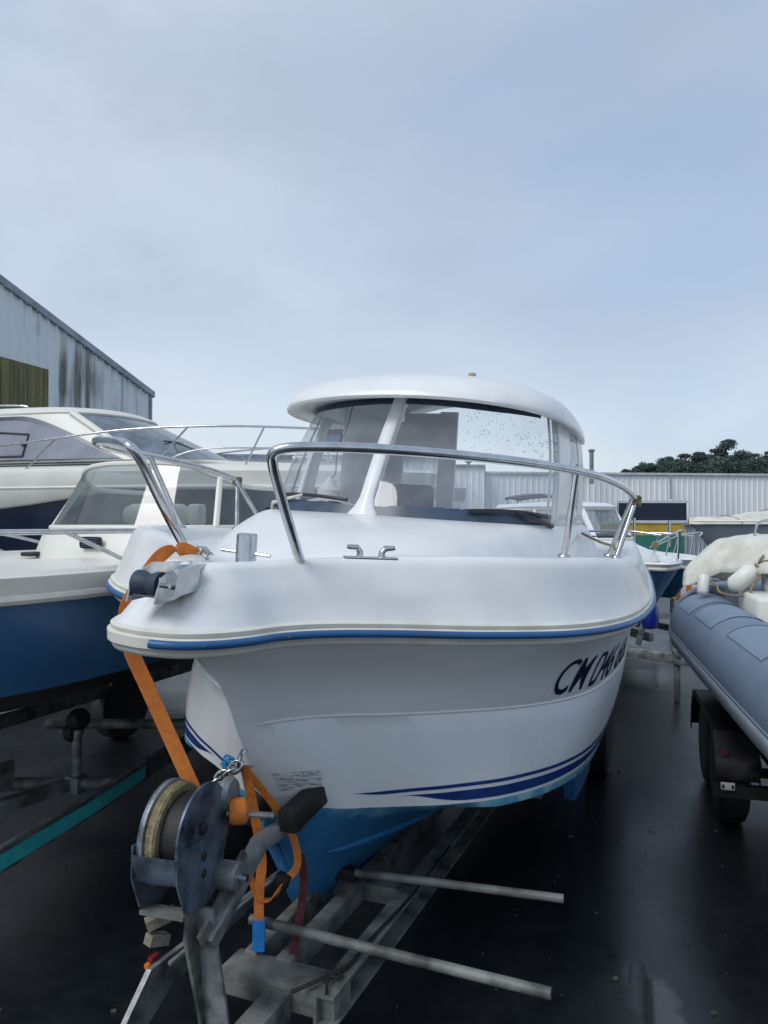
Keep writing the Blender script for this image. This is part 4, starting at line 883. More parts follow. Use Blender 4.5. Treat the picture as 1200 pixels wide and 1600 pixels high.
# cabin sides and roof
C1 = [(0, 2.55), (.30, 2.58), (.60, 2.72), (.85, 3.0), (1.0, 3.4), (1.08, 4.2), (1.10, 6), (1.10, 9)]
C2 = [(0, 3.95), (.28, 3.97), (.52, 4.06), (.72, 4.22), (.84, 4.45), (.90, 5.0), (.92, 6.2), (.92, 9)]
fC = lambda u, k, off=0.0: crp([(a + off, b, 2.42) for a, b in C1], u).lerp(crp([(a + off, b, 3.06) for a, b in C2], u), k)
for sg in (1, -1):
    m = MB(); m.loft([[(lambda p: Vector((p.x * sg, p.y, p.z)))(fC(lerp(0, 3.7, i / 14), k / 5)) for k in range(6)] for i in range(15)]); m.build('windscreen_pane', GLASSD, cz, 60)
    m = MB(); m.loft([[(lambda p: Vector((p.x * sg, p.y, p.z)))(fC(lerp(3.7, 7, i / 20), k / 5, .0)) for k in range(6)] for i in range(21)]); m.build('cabin_side', GELC, cz, 60)
    # arched side window with grey canvas cover and black border
    def arch(u, top): return top * (smooth(4.0, 4.9, u) ** .6)
    for (mm, lo, hi, off, nm) in ((SEAL, .02, .96, .012, 'window_border'), (CANVASG, .10, .88, .02, 'window_cover')):
        m = MB(); a0 = 3.98 if nm == 'window_border' else 4.10
        m.loft([[(lambda p: Vector((p.x * sg, p.y, p.z)))(fC(u, lerp(lo, max(lo + .01, hi * smooth(a0, a0 + 1.1, u) ** .55), k / 4), off)) for k in range(5)] for u in [lerp(a0, 7, i / 40) for i in range(41)]]); m.build(nm, mm, cz, 60)
    # sliding window frame lines
    def fS(s_, z_, off=.03):
        k = (z_ - 2.42) / .64; lo_, hi_ = 3.7, 7.0
        for _ in range(30):
            mid_ = (lo_ + hi_) / 2
            if fC(mid_, k).y < s_: lo_ = mid_
            else: hi_ = mid_
        p = fC(lo_, k, off); return Vector((p.x * sg, p.y, p.z))
    for run in ([(4.85, 2.53), (4.83, 2.80), (5.4, 2.845), (6.6, 2.87), (8.2, 2.87), (8.2, 2.53), (6.6, 2.53), (4.85, 2.53)], [(5.75, 2.50), (5.75, 2.93)], [(5.62, 2.53), (5.62, 2.855)], [(6.9, 2.53), (6.9, 2.87)]):
        m = MB(); m.tube([fS(a_, b_) for a_, b_ in run], .011, 6); m.build('sliding_frame', BLACKP, cz)
    m = MB(); m.box(fS(4.86, 2.68, .045), (.03, .05, .05)); m.build('window_latch', BLACKP, cz)
    m = MB(); m.tube([(lambda p: Vector((p.x * sg, p.y, p.z)))(fC(3.72, k / 4, .005)) for k in range(5)], .045, 8); m.build('screen_pillar', GELC, cz)
    # pulpit rail
    pr_ = [(.55, .7, 2.74), (.85, 1.3, 2.77), (1.15, 2.2, 2.79), (1.32, 3.2, 2.77), (1.40, 4.2, 2.68), (1.42, 5.2, 2.58), (1.43, 6.3, 2.46)]
    lg = [((.62, 1.15, 2.34), (.75, 1.1, 2.76)), ((1.2, 3.05, 2.34), (1.22, 2.55, 2.79)), ((1.36, 4.6, 2.32), (1.36, 4.15, 2.69)), ((1.4, 5.7, 2.31), (1.42, 5.3, 2.57)), ((.98, 2.0, 2.34), (1.0, 1.75, 2.78))]
    rails(cz, [Vector((a * sg, b, c)) for a, b, c in pr_], .013, [(Vector((a[0] * sg, a[1], a[2])), Vector((b[0] * sg, b[1], b[2]))) for a, b in lg])
    rails(cz, [Vector((a * sg, b, c)) for a, b, c in ((.5, .9, 2.56), (.9, 1.7, 2.56), (1.12, 2.5, 2.54), (1.2, 3.0, 2.36))], .009)
    m = MB(); m.tube(crs([Vector((1.44 * sg, 5.9, 2.12)), Vector((1.50 * sg, 5.85, 2.12)), Vector((1.50 * sg, 6.6, 2.12)), Vector((1.44 * sg, 6.65, 2.12))], 14), .012, 8); m.build('grab_handle', STEEL, cz)
m = MB(); rr_ = sy(C2, 3.06)
m.loft([sy(C2, 3.045, 1.0, .0), sy(C2, 3.075, 1.01, -.015), sy(C2, 3.105, .99, .02), sy(C2, 3.15, .9, .14), sy(C2, 3.20, .64, .5), sy(C2, 3.225, .2, .9), sy(C2, 3.23, .01, 1.1)]); m.build('roof', GELC, cz, 50)
for sg in (1, -1):
    m = MB(); m.tube(crs([Vector((.62 * sg, 5.2, 3.15)), Vector((.62 * sg, 5.3, 3.22)), Vector((.62 * sg, 6.5, 3.25)), Vector((.62 * sg, 8.5, 3.25))], 24), .012, 8); m.build('roof_rail', STEEL, cz)
m = MB(); m.tube([(-.3, 4.4, 3.15), (-.3, 6.0, 3.24)], .006, 6); m.build('antenna', GELC, cz)
m = MB(); w0 = Vector((-.55, 2.85, 2.60)); m.tube([w0, w0 + Vector((.05, .25, .09)), w0 + Vector((.2, .42, .13))], .012, 6); m.tube([w0 + Vector((.0, .42, .12)), w0 + Vector((.4, .40, .13))], .01, 6); m.build('wiper', BLACKP, cz)
m = MB(); m.box((-.15, 1.5, 2.50), (.5, .35, .03), bev=.01); m.build('deck_hatch', GELC, cz)
cleat((-.55, 1.1, 2.44), R(60), cz, 1.2); cleat((-.2, .75, 2.44), R(60), cz, 1.0)
ct = thing('boat_trailer', 'low dark trailer in the shade under the large cream motor cruiser', 'trailer', cb_, (0, 0, R(-yc)))
simple_trailer(ct, .5, 8.5, .95, .5)
for f in (2.6, 4.6, 6.6):
    for sx in (-.6, .6):
        m = MB(); m.box((sx, f, .62), (.16, .4, .34), bev=.02); m.build('hull_support', GALVD, ct)

# ------------------------------------------------------------------ boats behind on the right
def bow_boat(name, label, loc, yaw, hullm, zs, b=1.05, Ln=5.6, cabin=True, zb=None):
    o = thing(name, label, 'boat', loc, (0, 0, R(-yaw)))
    simple_hull(o, Ln, b, zs, zb or zs - .06, zs - .52, zs - .78, .75, (GEL, hullm, pm('bottom_blue_grey', (.16, .22, .28), .5, var=.12, scale=4)), full=.5, railmat=GELD)
    LO = [(0, .55), (.3, .75), (.55, 1.2), (.72, 1.8), (.78, 2.6), (.78, 4.4)]
    S = [(0, 1.75), (.28, 1.78), (.52, 1.9), (.70, 2.15), (.76, 2.6), (.77, 3.6)]
    H = [(0, 2.15), (.25, 2.17), (.46, 2.25), (.61, 2.45), (.68, 2.8), (.70, 3.6)]
    hc = 1.0 if cabin else .4
    m = MB(); m.loft([sy(LO, zs - .01), sy(LO, zs + .06 * hc, .97, .05), sy(LO, zs + .13 * hc, .85, .2), sy(S, zs + .19 * hc, 1.0, -.05), sy(S, zs + .21 * hc)] + ([] if cabin else [sy(S, zs + .215 * hc, .02, 1.0)])); m.build('coachroof', GEL, o, 50)
    if cabin:
        house(o, S, H, zs + .22, zs + .60, [2.6], GLASST, GEL, uend=4.6)
        m = MB(); m.loft([sy(H, zs + .60, 1.0, -.03), sy(H, zs + .64, 1.02, -.05), sy(H, zs + .69, .9, .1), sy(H, zs + .71, .5, .4), sy(H, zs + .715, .02, .7)]); m.build('roof', GEL, o, 50)
        m = MB(); m.bar((0, 1.72, zs + .2), (0, 2.14, zs + .61), .07, .03); m.build('mullion', GEL, o)
        m = MB(); m.loft([[p + Vector((0, -.012, .0)) for p in sy(S, zs + .20, 1.01)], [p + Vector((0, -.0, .0)) for p in sy(S, zs + .265, 1.0)]]); m.build('dash_band', HULLN, o)
    for sg in (1, -1):
        r0 = [(.05, .05, zs + .30), (.30, .3, zs + .34), (.62, .8, zs + .33), (.88, 1.5, zs + .28), (.99, 2.2, zs + .10)]
        rails(o, [Vector((a * sg, b_, c)) for a, b_, c in r0], .012, [(Vector((.36 * sg, .45, zs)), Vector((.33 * sg, .35, zs + .34))), (Vector((.72 * sg, 1.05, zs)), Vector((.66 * sg, .9, zs + .33))), (Vector((.9 * sg, 1.65, zs)), Vector((.88 * sg, 1.5, zs + .28)))], mat=STEEL)
    return o
eb = bow_boat('cabin_boat', 'white cabin boat with mid blue hull just behind the nearest boat on the right', (2.90, 7.75, 0), -9, HULLB, 1.41)
m = MB(); m.lathe((.0, .25, 1.60), (.12, .5, 1.60), [(0, .03), (.5, .04), (1, .03)], 12); m.build('anchor_roll', ROPEY, eb)
fb = bow_boat('cabin_boat', 'white boat with teal hull and slim bow rails, rear right behind the mid blue one', (4.02, 9.7, 0), -17, HULLT, 1.36, cabin=False, zb=1.24)
m = MB(); m.tube([(.25, .9, 1.5), (.25, .9, 1.86)], .02, 8); m.build('mast_stub', STEEL, fb)
m = MB(); m.tube([(-.25, 1.0, 1.5), (-.25, 1.0, 1.9)], .02, 8); m.build('mast_stub', STEEL, fb)
et = thing('boat_trailer', 'pale galvanised trailer with coupling poking out past the nearest boat, under the mid blue boat', 'trailer', (2.93, 7.75, 0), (0, 0, R(15)))
# frame rotated: local axes of boat; drawbar slewed to the right so it shows beside the hull
m = MB(); m.bar((-.55, .9, .50), (.18, -.05, .43), .10, .10, bev=.006); m.build('drawbar', GALV, et)
m = MB(); m.bar((.14, 0, .45), (.36, -.08, .45), .05, .045, bev=.015); m.build('coupling', GALV, et)
m = MB(); m.box((.10, .03, .50), (.10, .12, .08), bev=.02); m.build('coupling_head', GALV, et)
m = MB(); m.box((.10, .05, .22), (.05, .05, .44), bev=.008); m.build('prop_stand', GALVD, et)
m = MB(); m.bar((.02, .62, .50), (.10, .50, 1.02), .05, .05); m.build('winch_post', GALV, et)
m = MB(); m.bar((-.5, .62, .85), (.28, .20, .85), .04, .06); m.build('front_bar', GALV, et)
for sx in (-.75, .75):
    m = MB(); m.bar((sx * .6, 1.0, .5), (sx, 5.0, .5), .06, .09); m.build('side_beam', GALV, et)
    wheel('wheel', (sx + .15 * (1 if sx > 0 else -1), 3.3, .29), 0, et)
m = MB(); m.bar((-.9, 3.3, .3), (.9, 3.3, .3), .05, .05); m.build('axle', GALV, et)
ft = thing('boat_trailer', 'trailer in shade under the white and teal boat in the rear right', 'trailer', (4.02, 9.7, 0), (0, 0, R(17)))
simple_trailer(ft, .9, 5.0, .7, .42)
# blue drum on E's trailer
m = MB(); m.lathe((2.55, 7.28, .82), (2.54, 7.30, 1.10), [(0, .03), (.05, .07), (.3, .085), (.7, .085), (.95, .06), (1, .03)], 24)
tag(m.build('fender', pm('fender_blue', (.012, .03, .30), .3, var=.12, scale=6, coat=.3)), 'glossy bright blue fender hanging beside the right side of the nearest hull', 'fender')
m = MB(); m.tube([(2.54, 7.30, 1.10), (2.48, 7.25, 1.25), (2.35, 7.1, 1.5)], .006, 6); m.build('fender_rope', ROPEY, bpy.data.objects['fender'])
# striped barrier between the far bows
bar_o = thing('barrier', 'small orange and white striped barrier board between the rear boats', 'barrier', (5.0, 12.4, 0), (0, 0, 0))
for k in range(7): MB().box((-.30 + k * .09, 0, .70), (.088, .03, .24)).build('barrier_board', (AMBER if k % 2 else PLATEW), bar_o)
for q in (-.3, .24): MB().box((q, 0, .3), (.05, .05, .6)).build('barrier_leg', GALVD, bar_o)
# covered hull further right
db = thing('covered_boat', 'boat with pale grey hull under a cream cover, bow pointing left, behind the inflatable', 'boat', (5.62, 14.0, 0), (0, 0, R(-86)))
simple_hull(db, 7.0, 1.2, 1.86, 1.80, .95, .7, .9, (GELC, pm('hull_grey', (.24, .28, .33), .45, var=.08, scale=2), BLACKHULL), full=.5, sheer=.0)
KB = [(0, .0), (.5, .5), (.9, 1.3), (1.15, 2.4), (1.22, 4), (1.2, 7)]
m = MB(); rg = []
for i in range(30):
    s = lerp(.0, 7, i / 29); w = plan(s, 7.0, 1.2, .5) + .02; h = lerp(.06, .62, smooth(0, 4.5, s))
    rg.append([Vector((w * c, s, 1.86 - .05 * (abs(c) > .95) + h * (1 - abs(c) ** 1.3) + .02 * math.sin(s * 7 + c * 5) * (abs(c) < .95))) for c in (-1.0, -.98, -.75, -.5, -.25, 0, .25, .5, .75, .98, 1.0)])
m.loft(rg); m.build('boat_cover', CANVAS, db, 30)
for i, s in enumerate((.7, 1.5, 2.4, 3.4, 4.5)):
    w = plan(s, 7.0, 1.2, .5) + .03; h = lerp(.06, .62, smooth(0, 4.5, s))
    m = MB(); m.tube([Vector((w * c, s, 1.875 - .05 * (abs(c) > .95) + h * (1 - abs(c) ** 1.3))) for c in (-1, -.75, -.5, -.25, 0, .25, .5, .75, 1)], .008, 5); m.build('cover_rope', ROPEY, db)
m = MB(); m.tube(crs([Vector((-1.0, 1.4, 1.90)), Vector((-1.15, 1.9, 1.91)), Vector((-1.2, 2.5, 1.90)), Vector((-1.22, 3.2, 1.92))], 14), .02, 6); m.build('cover_roll', ROPEY, db)
dt = thing('boat_trailer', 'trailer carrying the cream covered boat at the far right', 'trailer', (5.62, 14.0, 0), (0, 0, R(-86))); simple_trailer(dt, .6, 6.5, .8, .42)
# canopy boat seen through the windscreen
hb = thing('canopy_boat', 'far boat with navy canopy on poles seen through the nearest windscreen', 'boat', (3.55, 19.0, 0), (0, 0, R(-20)))
simple_hull(hb, 5.5, 1.05, 1.55, 1.45, .95, .6, .7, (GELC, GELC, BLACKHULL))
m = MB(); rg = [[Vector((x, y, 2.50 + .10 * (1 - (x / .78) ** 2) + (.0 if 0 < k < 4 else -.05))) for x in [lerp(-.78, .78, i / 10) for i in range(11)]] for k, y in enumerate((1.3, 1.36, 2.2, 3.1, 3.16))]
m.loft(rg); m.build('canopy', SEAL, hb, 40, .03)
for sx in (-.72, .72):
    for y in (1.4, 3.0):
        m = MB(); m.tube([(sx, y, 1.5), (sx, y, 2.52)], .022, 8); m.build('canopy_pole', STEEL, hb)
m = MB(); m.box((.1, 1.8, 2.25), (.6, .05, .22)); m.build('life_jacket_bag', DKRED, hb)
m = MB(); m.box((.1, 2.2, 1.75), (1.1, .5, .5), bev=.06); m.build('console', GELC, hb)
ht = thing('boat_trailer', 'far trailer under the boat with the navy canopy', 'trailer', (3.55, 19.0, 0), (0, 0, R(-20))); simple_trailer(ht, .6, 5, .7, .4)

# ------------------------------------------------------------------ inflatable on the right
rib = thing('inflatable_boat', 'grey rigid inflatable boat with cream cover on its console, at the right edge', 'boat', (2.7, 4.6, 0))
RO = Vector((2.7, 4.6, 0))
tp = [(1.60, 2.0, 1.0), (1.72, 2.7, 1.01), (1.86, 3.35, 1.02), (2.09, 4.35, 1.035), (2.29, 5.2, 1.05), (2.43, 5.75, 1.065), (2.68, 6.22, 1.085), (3.05, 6.52, 1.10), (3.55, 6.55, 1.10), (4.0, 6.30, 1.09), (4.25, 5.8, 1.08), (4.28, 5.2, 1.05), (4.15, 4.2, 1.03), (3.95, 3.2, 1.0), (3.7, 2.0, 1.0)]
tpl = [Vector(p) - RO for p in tp]; TC = crs(tpl, 120); TR = .25
m = MB(); d0 = (TC[0] - TC[1]).normalized(); d1 = (TC[-1] - TC[-2]).normalized()
m.tube([TC[0] + d0 * q for q in (.42, .40, .30, .15)] + TC + [TC[-1] + d1 * q for q in (.15, .30, .40, .42)], [.05, .10, .17, .225] + [TR] * 121 + [.225, .17, .10, .05], 28); m.build('inflatable_tube', TUBE, rib, 60)
def tube_frame(i):
    t = (TC[min(i + 1, 120)] - TC[max(i - 1, 0)]).normalized(); out = Vector((-t.y, t.x, 0)).normalized(); return TC[i], t, out, Vector((0, 0, 1))
def on_tube(i, a, off=0.0): c, t, o_, z_ = tube_frame(i); return c + (o_ * math.cos(R(a)) + z_ * math.sin(R(a))) * (TR + off)
m = MB(); m.loft([[on_tube(i, a, o_) for a, o_ in ((-44, 0), (-43, .010), (-37, .019), (-26, .023), (-14, .019), (-8, .010), (-7, 0))] for i in range(121)]); m.build('rub_strake', TUBES, rib, 60)
m = MB(); m.loft([[on_tube(i, a, o_) for a, o_ in ((-7, 0), (-6.5, .008), (-4.5, .008), (-4, 0))] for i in range(121)]); m.build('strake_edge', TUBE, rib, 60)
for (i0, i1, a0, a1) in ((27, 33, 44, 122), (34, 42, 40, 125), (43, 50, 46, 120), (18, 24, 50, 118)):
    m = MB(); m.loft([[on_tube(i, lerp(a0, a1, k / 14), .003 + (.0 if 0 < k < 14 and i0 < i < i1 else -.002)) for k in range(15)] for i in range(i0, i1 + 1)]); m.build('tube_patch', TUBEP, rib, 60)
    eg = [on_tube(i0, lerp(a0, a1, k / 14), .003) for k in range(15)] + [on_tube(i, a1, .003) for i in range(i0, i1 + 1)][1:] + [on_tube(i1, lerp(a1, a0, k / 14), .003) for k in range(15)][1:] + [on_tube(i, a0, .003) for i in range(i1, i0 - 1, -1)][1:]
    m = MB(); m.tube(eg, .0018, 5); m.build('patch_seam', SEAL, rib)
# rigid V hull below
m = MB(); ks = [0, 8, 16, 24, 32, 40, 48, 56, 60]
rg = []
for j in range(0, 61, 3):
    a = on_tube(j, -80, -.01); b = on_tube(120 - j, -80, -.01); c = (a + b) / 2; c.z = lerp(.46, .9, smooth(35, 60, j)); k1 = a.lerp(c, .35); k1.z = lerp(a.z, c.z, .45); k2 = b.lerp(c, .35); k2.z = lerp(b.z, c.z, .45)
    rg.append([a, k1, c, k2, b])
m.loft(rg); m.build('hull', BLACKHULL, rib, 30)
m = MB(); rg = []
for j in range(0, 58, 3):
    a = on_tube(j, 175, -.01); b = on_tube(120 - j, 175, -.01); rg.append([a, (a + b) / 2, b])
m.loft(rg); m.build('cockpit_floor', GELD, rib, 30)
def rb(name, c, d, mat, yaw=0, bev=.02): m = MB(); m.box(Vector(c) - RO, d, Matrix.Rotation(R(-yaw), 3, 'Z'), bev); return m.build(name, mat, rib, 50)
rb('locker', (2.66, 5.05, 1.22), (.46, .62, .30), GELC, 15, .03)
rb('console', (3.0, 5.35, 1.30), (.55, .5, .50), GEL, 15, .06)
m = MB(); m.lathe(Vector((2.74, 5.12, 1.37)) - RO, Vector((2.74, 5.30, 1.45)) - RO, [(0, .02), (.05, .115), (.5, .13), (.85, .10), (1, .03)], 20); m.build('seat_pod', GEL, rib, 60)
m = MB(); m.tube([Vector((2.82, 5.1, 1.32)) - RO, Vector((2.80, 5.16, 1.62)) - RO], .028, 10); m.build('frame_post', GEL, rib)
m = MB(); m.lathe(Vector((2.70, 5.10, 1.44)) - RO, Vector((2.68, 5.06, 1.44)) - RO, [(0, .035), (1, .03)], 14); m.build('seat_vent', BLACKP, rib)
# cover draped over frame: ridge tarpaulin
def tarp(name, rows, mat, n=3):
    m = MB(); rr = random.Random(3); g_ = [[Vector(p) - RO for p in r] for r in rows]
    fine = [crs(r, 24) for r in g_]; fin = []
    for k in range(25): fin.append(crs([f[k] for f in fine], 16))
    for a in fin:
        for p in a: p.z += .045 * smooth(1.36, 1.5, p.z) + .008 * math.sin(p.x * 31 + p.y * 9) + .006 * math.sin(p.y * 40 - p.x * 13)
    m.loft(fin); return m.build(name, mat, rib, 60, .004)
tarp('cover', [[(2.26, 5.75, 1.36), (2.42, 5.55, 1.44), (2.52, 5.25, 1.46), (2.64, 4.95, 1.47), (3.3, 4.75, 1.47)],
               [(2.30, 5.85, 1.41), (2.46, 5.75, 1.54), (2.58, 5.5, 1.60), (2.70, 5.2, 1.58), (3.35, 5.0, 1.58)],
               [(2.36, 5.95, 1.44), (2.52, 5.9, 1.62), (2.66, 5.75, 1.69), (2.82, 5.5, 1.695), (3.45, 5.3, 1.70)],
               [(2.5, 6.1, 1.42), (2.7, 6.1, 1.60), (2.9, 6.0, 1.67), (3.1, 5.9, 1.68), (3.6, 5.8, 1.68)],
               [(2.8, 6.25, 1.36), (3.0, 6.3, 1.45), (3.2, 6.3, 1.48), (3.4, 6.3, 1.5), (3.7, 6.2, 1.5)]], CANVAS)
m = MB(); c0_ = Vector((2.40, 5.28, 1.38)) - RO; c1_ = Vector((2.56, 5.22, 1.54)) - RO; m.lathe(c0_, c1_, [(0, .012), (.06, .035), (.2, .062), (.8, .062), (.94, .035), (1, .012)], 18); m.build('fender', GELC, rib, 60)
m = MB(); c0_ = Vector((2.27, 5.42, 1.33)) - RO; c1_ = Vector((2.32, 5.5, 1.46)) - RO; m.lathe(c0_, c1_, [(0, .015), (.1, .04), (.9, .045), (1, .015)], 14); m.build('fender', GELC, rib, 60)
for pts in ([(2.54, 5.20, 1.56), (2.57, 5.15, 1.50), (2.50, 5.15, 1.42), (2.47, 5.1, 1.36), (2.52, 5.0, 1.33)], [(2.56, 5.2, 1.57), (2.66, 5.1, 1.60), (2.8, 5.0, 1.60), (3.1, 4.9, 1.60)], [(2.30, 5.5, 1.46), (2.36, 5.4, 1.40), (2.34, 5.3, 1.36), (2.42, 5.25, 1.34), (2.52, 5.1, 1.36)], [(2.6, 5.2, 1.62), (2.56, 5.18, 1.58), (2.58, 5.22, 1.53), (2.54, 5.2, 1.5)]):
    m = MB(); m.tube(crs([Vector(p) - RO for p in pts], 24), .008, 6); m.build('lashing_rope', ROPEY, rib)
m = MB(); m.tube(crs([Vector(p) - RO for p in [(2.78, 5.7, 1.70), (2.79, 5.7, 1.80), (2.83, 5.7, 1.85), (2.95, 5.7, 1.865)]], 20), .01, 8); m.build('light_arch', STEEL, rib)
m = MB(); m.lathe(Vector((2.40, 4.40, 1.33)) - RO, Vector((2.40, 4.40, 1.43)) - RO, [(0, .06), (.2, .06), (.5, .045), (.9, .05), (1, .03)], 18); m.build('tube_fitting', SEATN, rib)
# trailer of the inflatable
rt = thing('boat_trailer', 'black twin-wheel trailer with mudguard under the grey inflatable', 'trailer', (2.7, 4.6, 0), (0, 0, R(-16)))
def wr(x, y, z): return Matrix.Rotation(R(16), 3, 'Z') @ (Vector((x, y, z)) - RO)
w1 = wr(2.15, 4.75, .29); w2 = wr(2.34, 5.38, .29)
for w in (w1, w2): wheel('wheel', w, 0, rt); wheel('wheel', (w.x + 1.6, w.y, w.z), 0, rt)
for dx in (0, 1.6):
    m = MB(); rg = []
    cyy = (w1.y + w2.y) / 2
    prof = [(-.66, .34), (-.63, .48), (-.54, .60), (-.40, .645), (.40, .645), (.54, .60), (.63, .48), (.66, .34)]
    for y, z in prof: rg.append([Vector((w1.x - .12 + dx, cyy + y, z - .05)), Vector((w1.x - .12 + dx, cyy + y, z)), Vector((w1.x + .12 + dx, cyy + y, z)), Vector((w1.x + .12 + dx, cyy + y, z - .05))])
    m.loft(rg); m.build('mudguard', BLACKP, rt, 30, .008)
    m = MB(); m.box((w1.x - .07 + dx, cyy - .645, .50), (.03, .012, .035)); m.build('red_reflector', REDL, rt)
m = MB(); m.bar((w1.x + .22, cyy - 1.4, .44), (w1.x + .22, cyy + 2.0, .44), .06, .10); m.build('side_beam', RUBBER, rt)
m = MB(); m.bar((w1.x + 1.4, cyy - 1.4, .44), (w1.x + 1.4, cyy + 2.0, .44), .06, .10); m.build('side_beam', RUBBER, rt)
pq = wr(1.98, 4.35, .36)
m = MB(); m.bar((pq.x - .10, pq.y + .02, .31), (pq.x + 1.4, pq.y + .02, .31), .05, .07); m.build('lamp_bar', RUBBER, rt)
m = MB(); m.box((pq.x - .02, pq.y - .02, .345), (.075, .012, .042), bev=.003); pl = m.build('plate', PLATEW, rt)
for q in (-.025, .025): MB().box((pq.x - .02 + q, pq.y - .028, .345), (.012, .006, .02)).build('plate_screw', BLACKP, pl)
m = MB(); m.bar((pq.x + .18, pq.y + .25, .36), (pq.x + .16, pq.y + .32, .55), .06, .02); m.build('bunk_bracket', GALVD, rt)
m = MB(); m.bar((pq.x + .22, pq.y - .4, .60), (pq.x + .22, pq.y + 1.6, .62), .08, .05); m.build('hull_bunk', RUBBER, rt)
m = MB(); m.bar((w1.x, w1.y, .3), (w1.x + 1.6, w1.y, .3), .05, .05); m.build('axle', RUBBER, rt)
m = MB(); m.bar((w1.x, w2.y, .3), (w1.x + 1.6, w2.y, .3), .05, .05); m.build('axle', RUBBER, rt)

# ------------------------------------------------------------------ buildings
def clad(name, a, b, z0f, z1f, mat, par, pitch=.25, depth=.035, n=None, skip=()):
    """corrugated wall from a to b (xy); top z1f(x along). skip = openings (x0,x1,z0,z1) are built as parts proud of the wall"""
    a, b = Vector((*a, 0)), Vector((*b, 0)); d = b - a; ln = d.length; t = d / ln; nn = Vector((t.y, -t.x, 0))
    xs = []; k = 0
    while k * pitch < ln:
        x = k * pitch; xs += [(x, 0), (x + pitch * .12, depth), (x + pitch * .22, depth), (x + pitch * .34, 0)]; k += 1
    xs = [(min(x, ln), h) for x, h in xs] + [(ln, 0)]
    m = MB(); m.loft([[a + t * x + nn * h + Vector((0, 0, z0f(x))), a + t * x + nn * h + Vector((0, 0, z1f(x)))] for x, h in xs]); return m.build(name, mat, par, 20)
# left shed, gable end
cx, cy = -7.73, 25.0; dirx, diry = -.278, -.96
sh1 = thing('metal_shed', 'tall streaked grey metal shed with sloping roof edge at the left', 'building', (cx, cy, 0))
hz = lambda x: CAM_H + 4.2 + x * .268
far = (dirx * 24, diry * 24)
clad('cladding', far, (0, 0), lambda x: 0, lambda x: CAM_H + 4.2 + (24 - x) * .268 if x > 10 else CAM_H + 4.2 + 14 * .268 - (10 - x) * .268, CLADL, sh1, .33, .045)
nb = Vector((-.96, .278, 0)); nf = Vector((.96, -.278, 0))
rj = lambda L_: Vector((dirx * L_, diry * L_, CAM_H + 4.2 + min(L_, 14) * .268 - max(0, L_ - 14) * .268))
m = MB(); 
for a, b in ((-.15, 14), (14, 24)):
    p, q = rj(a), rj(b); p.z = CAM_H + 4.2 + a * .268 if a < 14 else p.z; o0 = nf * .10
    m.add([p + o0 + Vector((0, 0, -.05)), q + o0 + Vector((0, 0, -.05)), q + o0 + Vector((0, 0, .14)), p + o0 + Vector((0, 0, .14)), p - nf * 30 + Vector((0, 0, .14)), q - nf * 30 + Vector((0, 0, .14)), p + Vector((0, 0, -.05)), q + Vector((0, 0, -.05))], [(0, 1, 2, 3), (3, 2, 5, 4), (0, 1, 7, 6)])
m.build('roof', TRIM, sh1)
m = MB(); m.box((.0, .0, (CAM_H + 4.2) / 2), (.12, .12, CAM_H + 4.1), Matrix.Rotation(R(-16), 3, 'Z')); m.build('corner_flashing', TRIM, sh1)
clad('side_cladding', (0, 0), (-.96 * 20, .278 * 20), lambda x: 0, lambda x: CAM_H + 4.15, CLADL, sh1, .33, .045)
for k in range(40):
    L_ = .4 + k * .38; p = rj(L_) + nf * .115 + Vector((0, 0, -.10)); MB().box(p, (.05, .05, .03)).build('roof_screw', TRIM, sh1)
# yellowed translucent sheet: from L~ .74 of visible run outward
def wallp(L_, z, off): return Vector((dirx * L_, diry * L_, 0)) + nf * off + Vector((0, 0, z))
m = MB(); L0, L1 = 4.85, 11.5
m.ext([wallp(L0, .6, .05), wallp(L1, .6, .05), wallp(L1, CAM_H + 4.08, .05), wallp(L0, CAM_H + 4.08, .05)], nf * .03); m.build('translucent_sheet', YWIN, sh1)
for k in range(22):
    L_ = L0 + .15 + k * .3
    if L_ < L1: m = MB(); m.bar(wallp(L_, .6, .085), wallp(L_, CAM_H + 4.05, .085), .05, .02, up=nf); m.build('sheet_rib', YWIN, sh1)
# right long warehouse
wh = thing('warehouse', 'long pale corrugated warehouse with a navy shutter across the background at the right', 'building', (10, 36, 0))
WO = Vector((10, 36, 0))
def ww(px, Y): return ((px - 600) / 1186 * Y - 10, Y - 36)
zR = CAM_H + 2.27
clad('cladding', ww(757, 35.6), ww(1420, 38.3), lambda x: 0, lambda x: zR, CLADR, wh, .28, .04)
clad('cladding', ww(670, 34.5), ww(757, 34.8), lambda x: 0, lambda x: zR + .28, CLADR, wh, .28, .04)
clad('cladding', ww(757, 34.8), ww(757.5, 35.7), lambda x: 0, lambda x: zR + .28, CLADG, wh, .28, .04)
m = MB(); a, b = ww(750, 35.55), ww(1420, 38.25); m.bar((a[0], a[1] - .03, zR + .03), (b[0], b[1] - .03, zR + .03), .12, .10); m.build('eaves_flashing', TRIMW, wh)
m = MB(); a, b = ww(668, 34.45), ww(758, 34.75); m.bar((a[0], a[1] - .03, zR + .30), (b[0], b[1] - .03, zR + .30), .12, .08); m.build('eaves_flashing', TRIM, wh)
m = MB(); m.add([(*ww(690, 36.2), zR - .02), (*ww(1420, 38.6), zR - .02), (*ww(1420, 60), zR - .02), (*ww(690, 60), zR - .02)], [(0, 1, 2, 3)]); m.build('roof', TRIMW, wh)
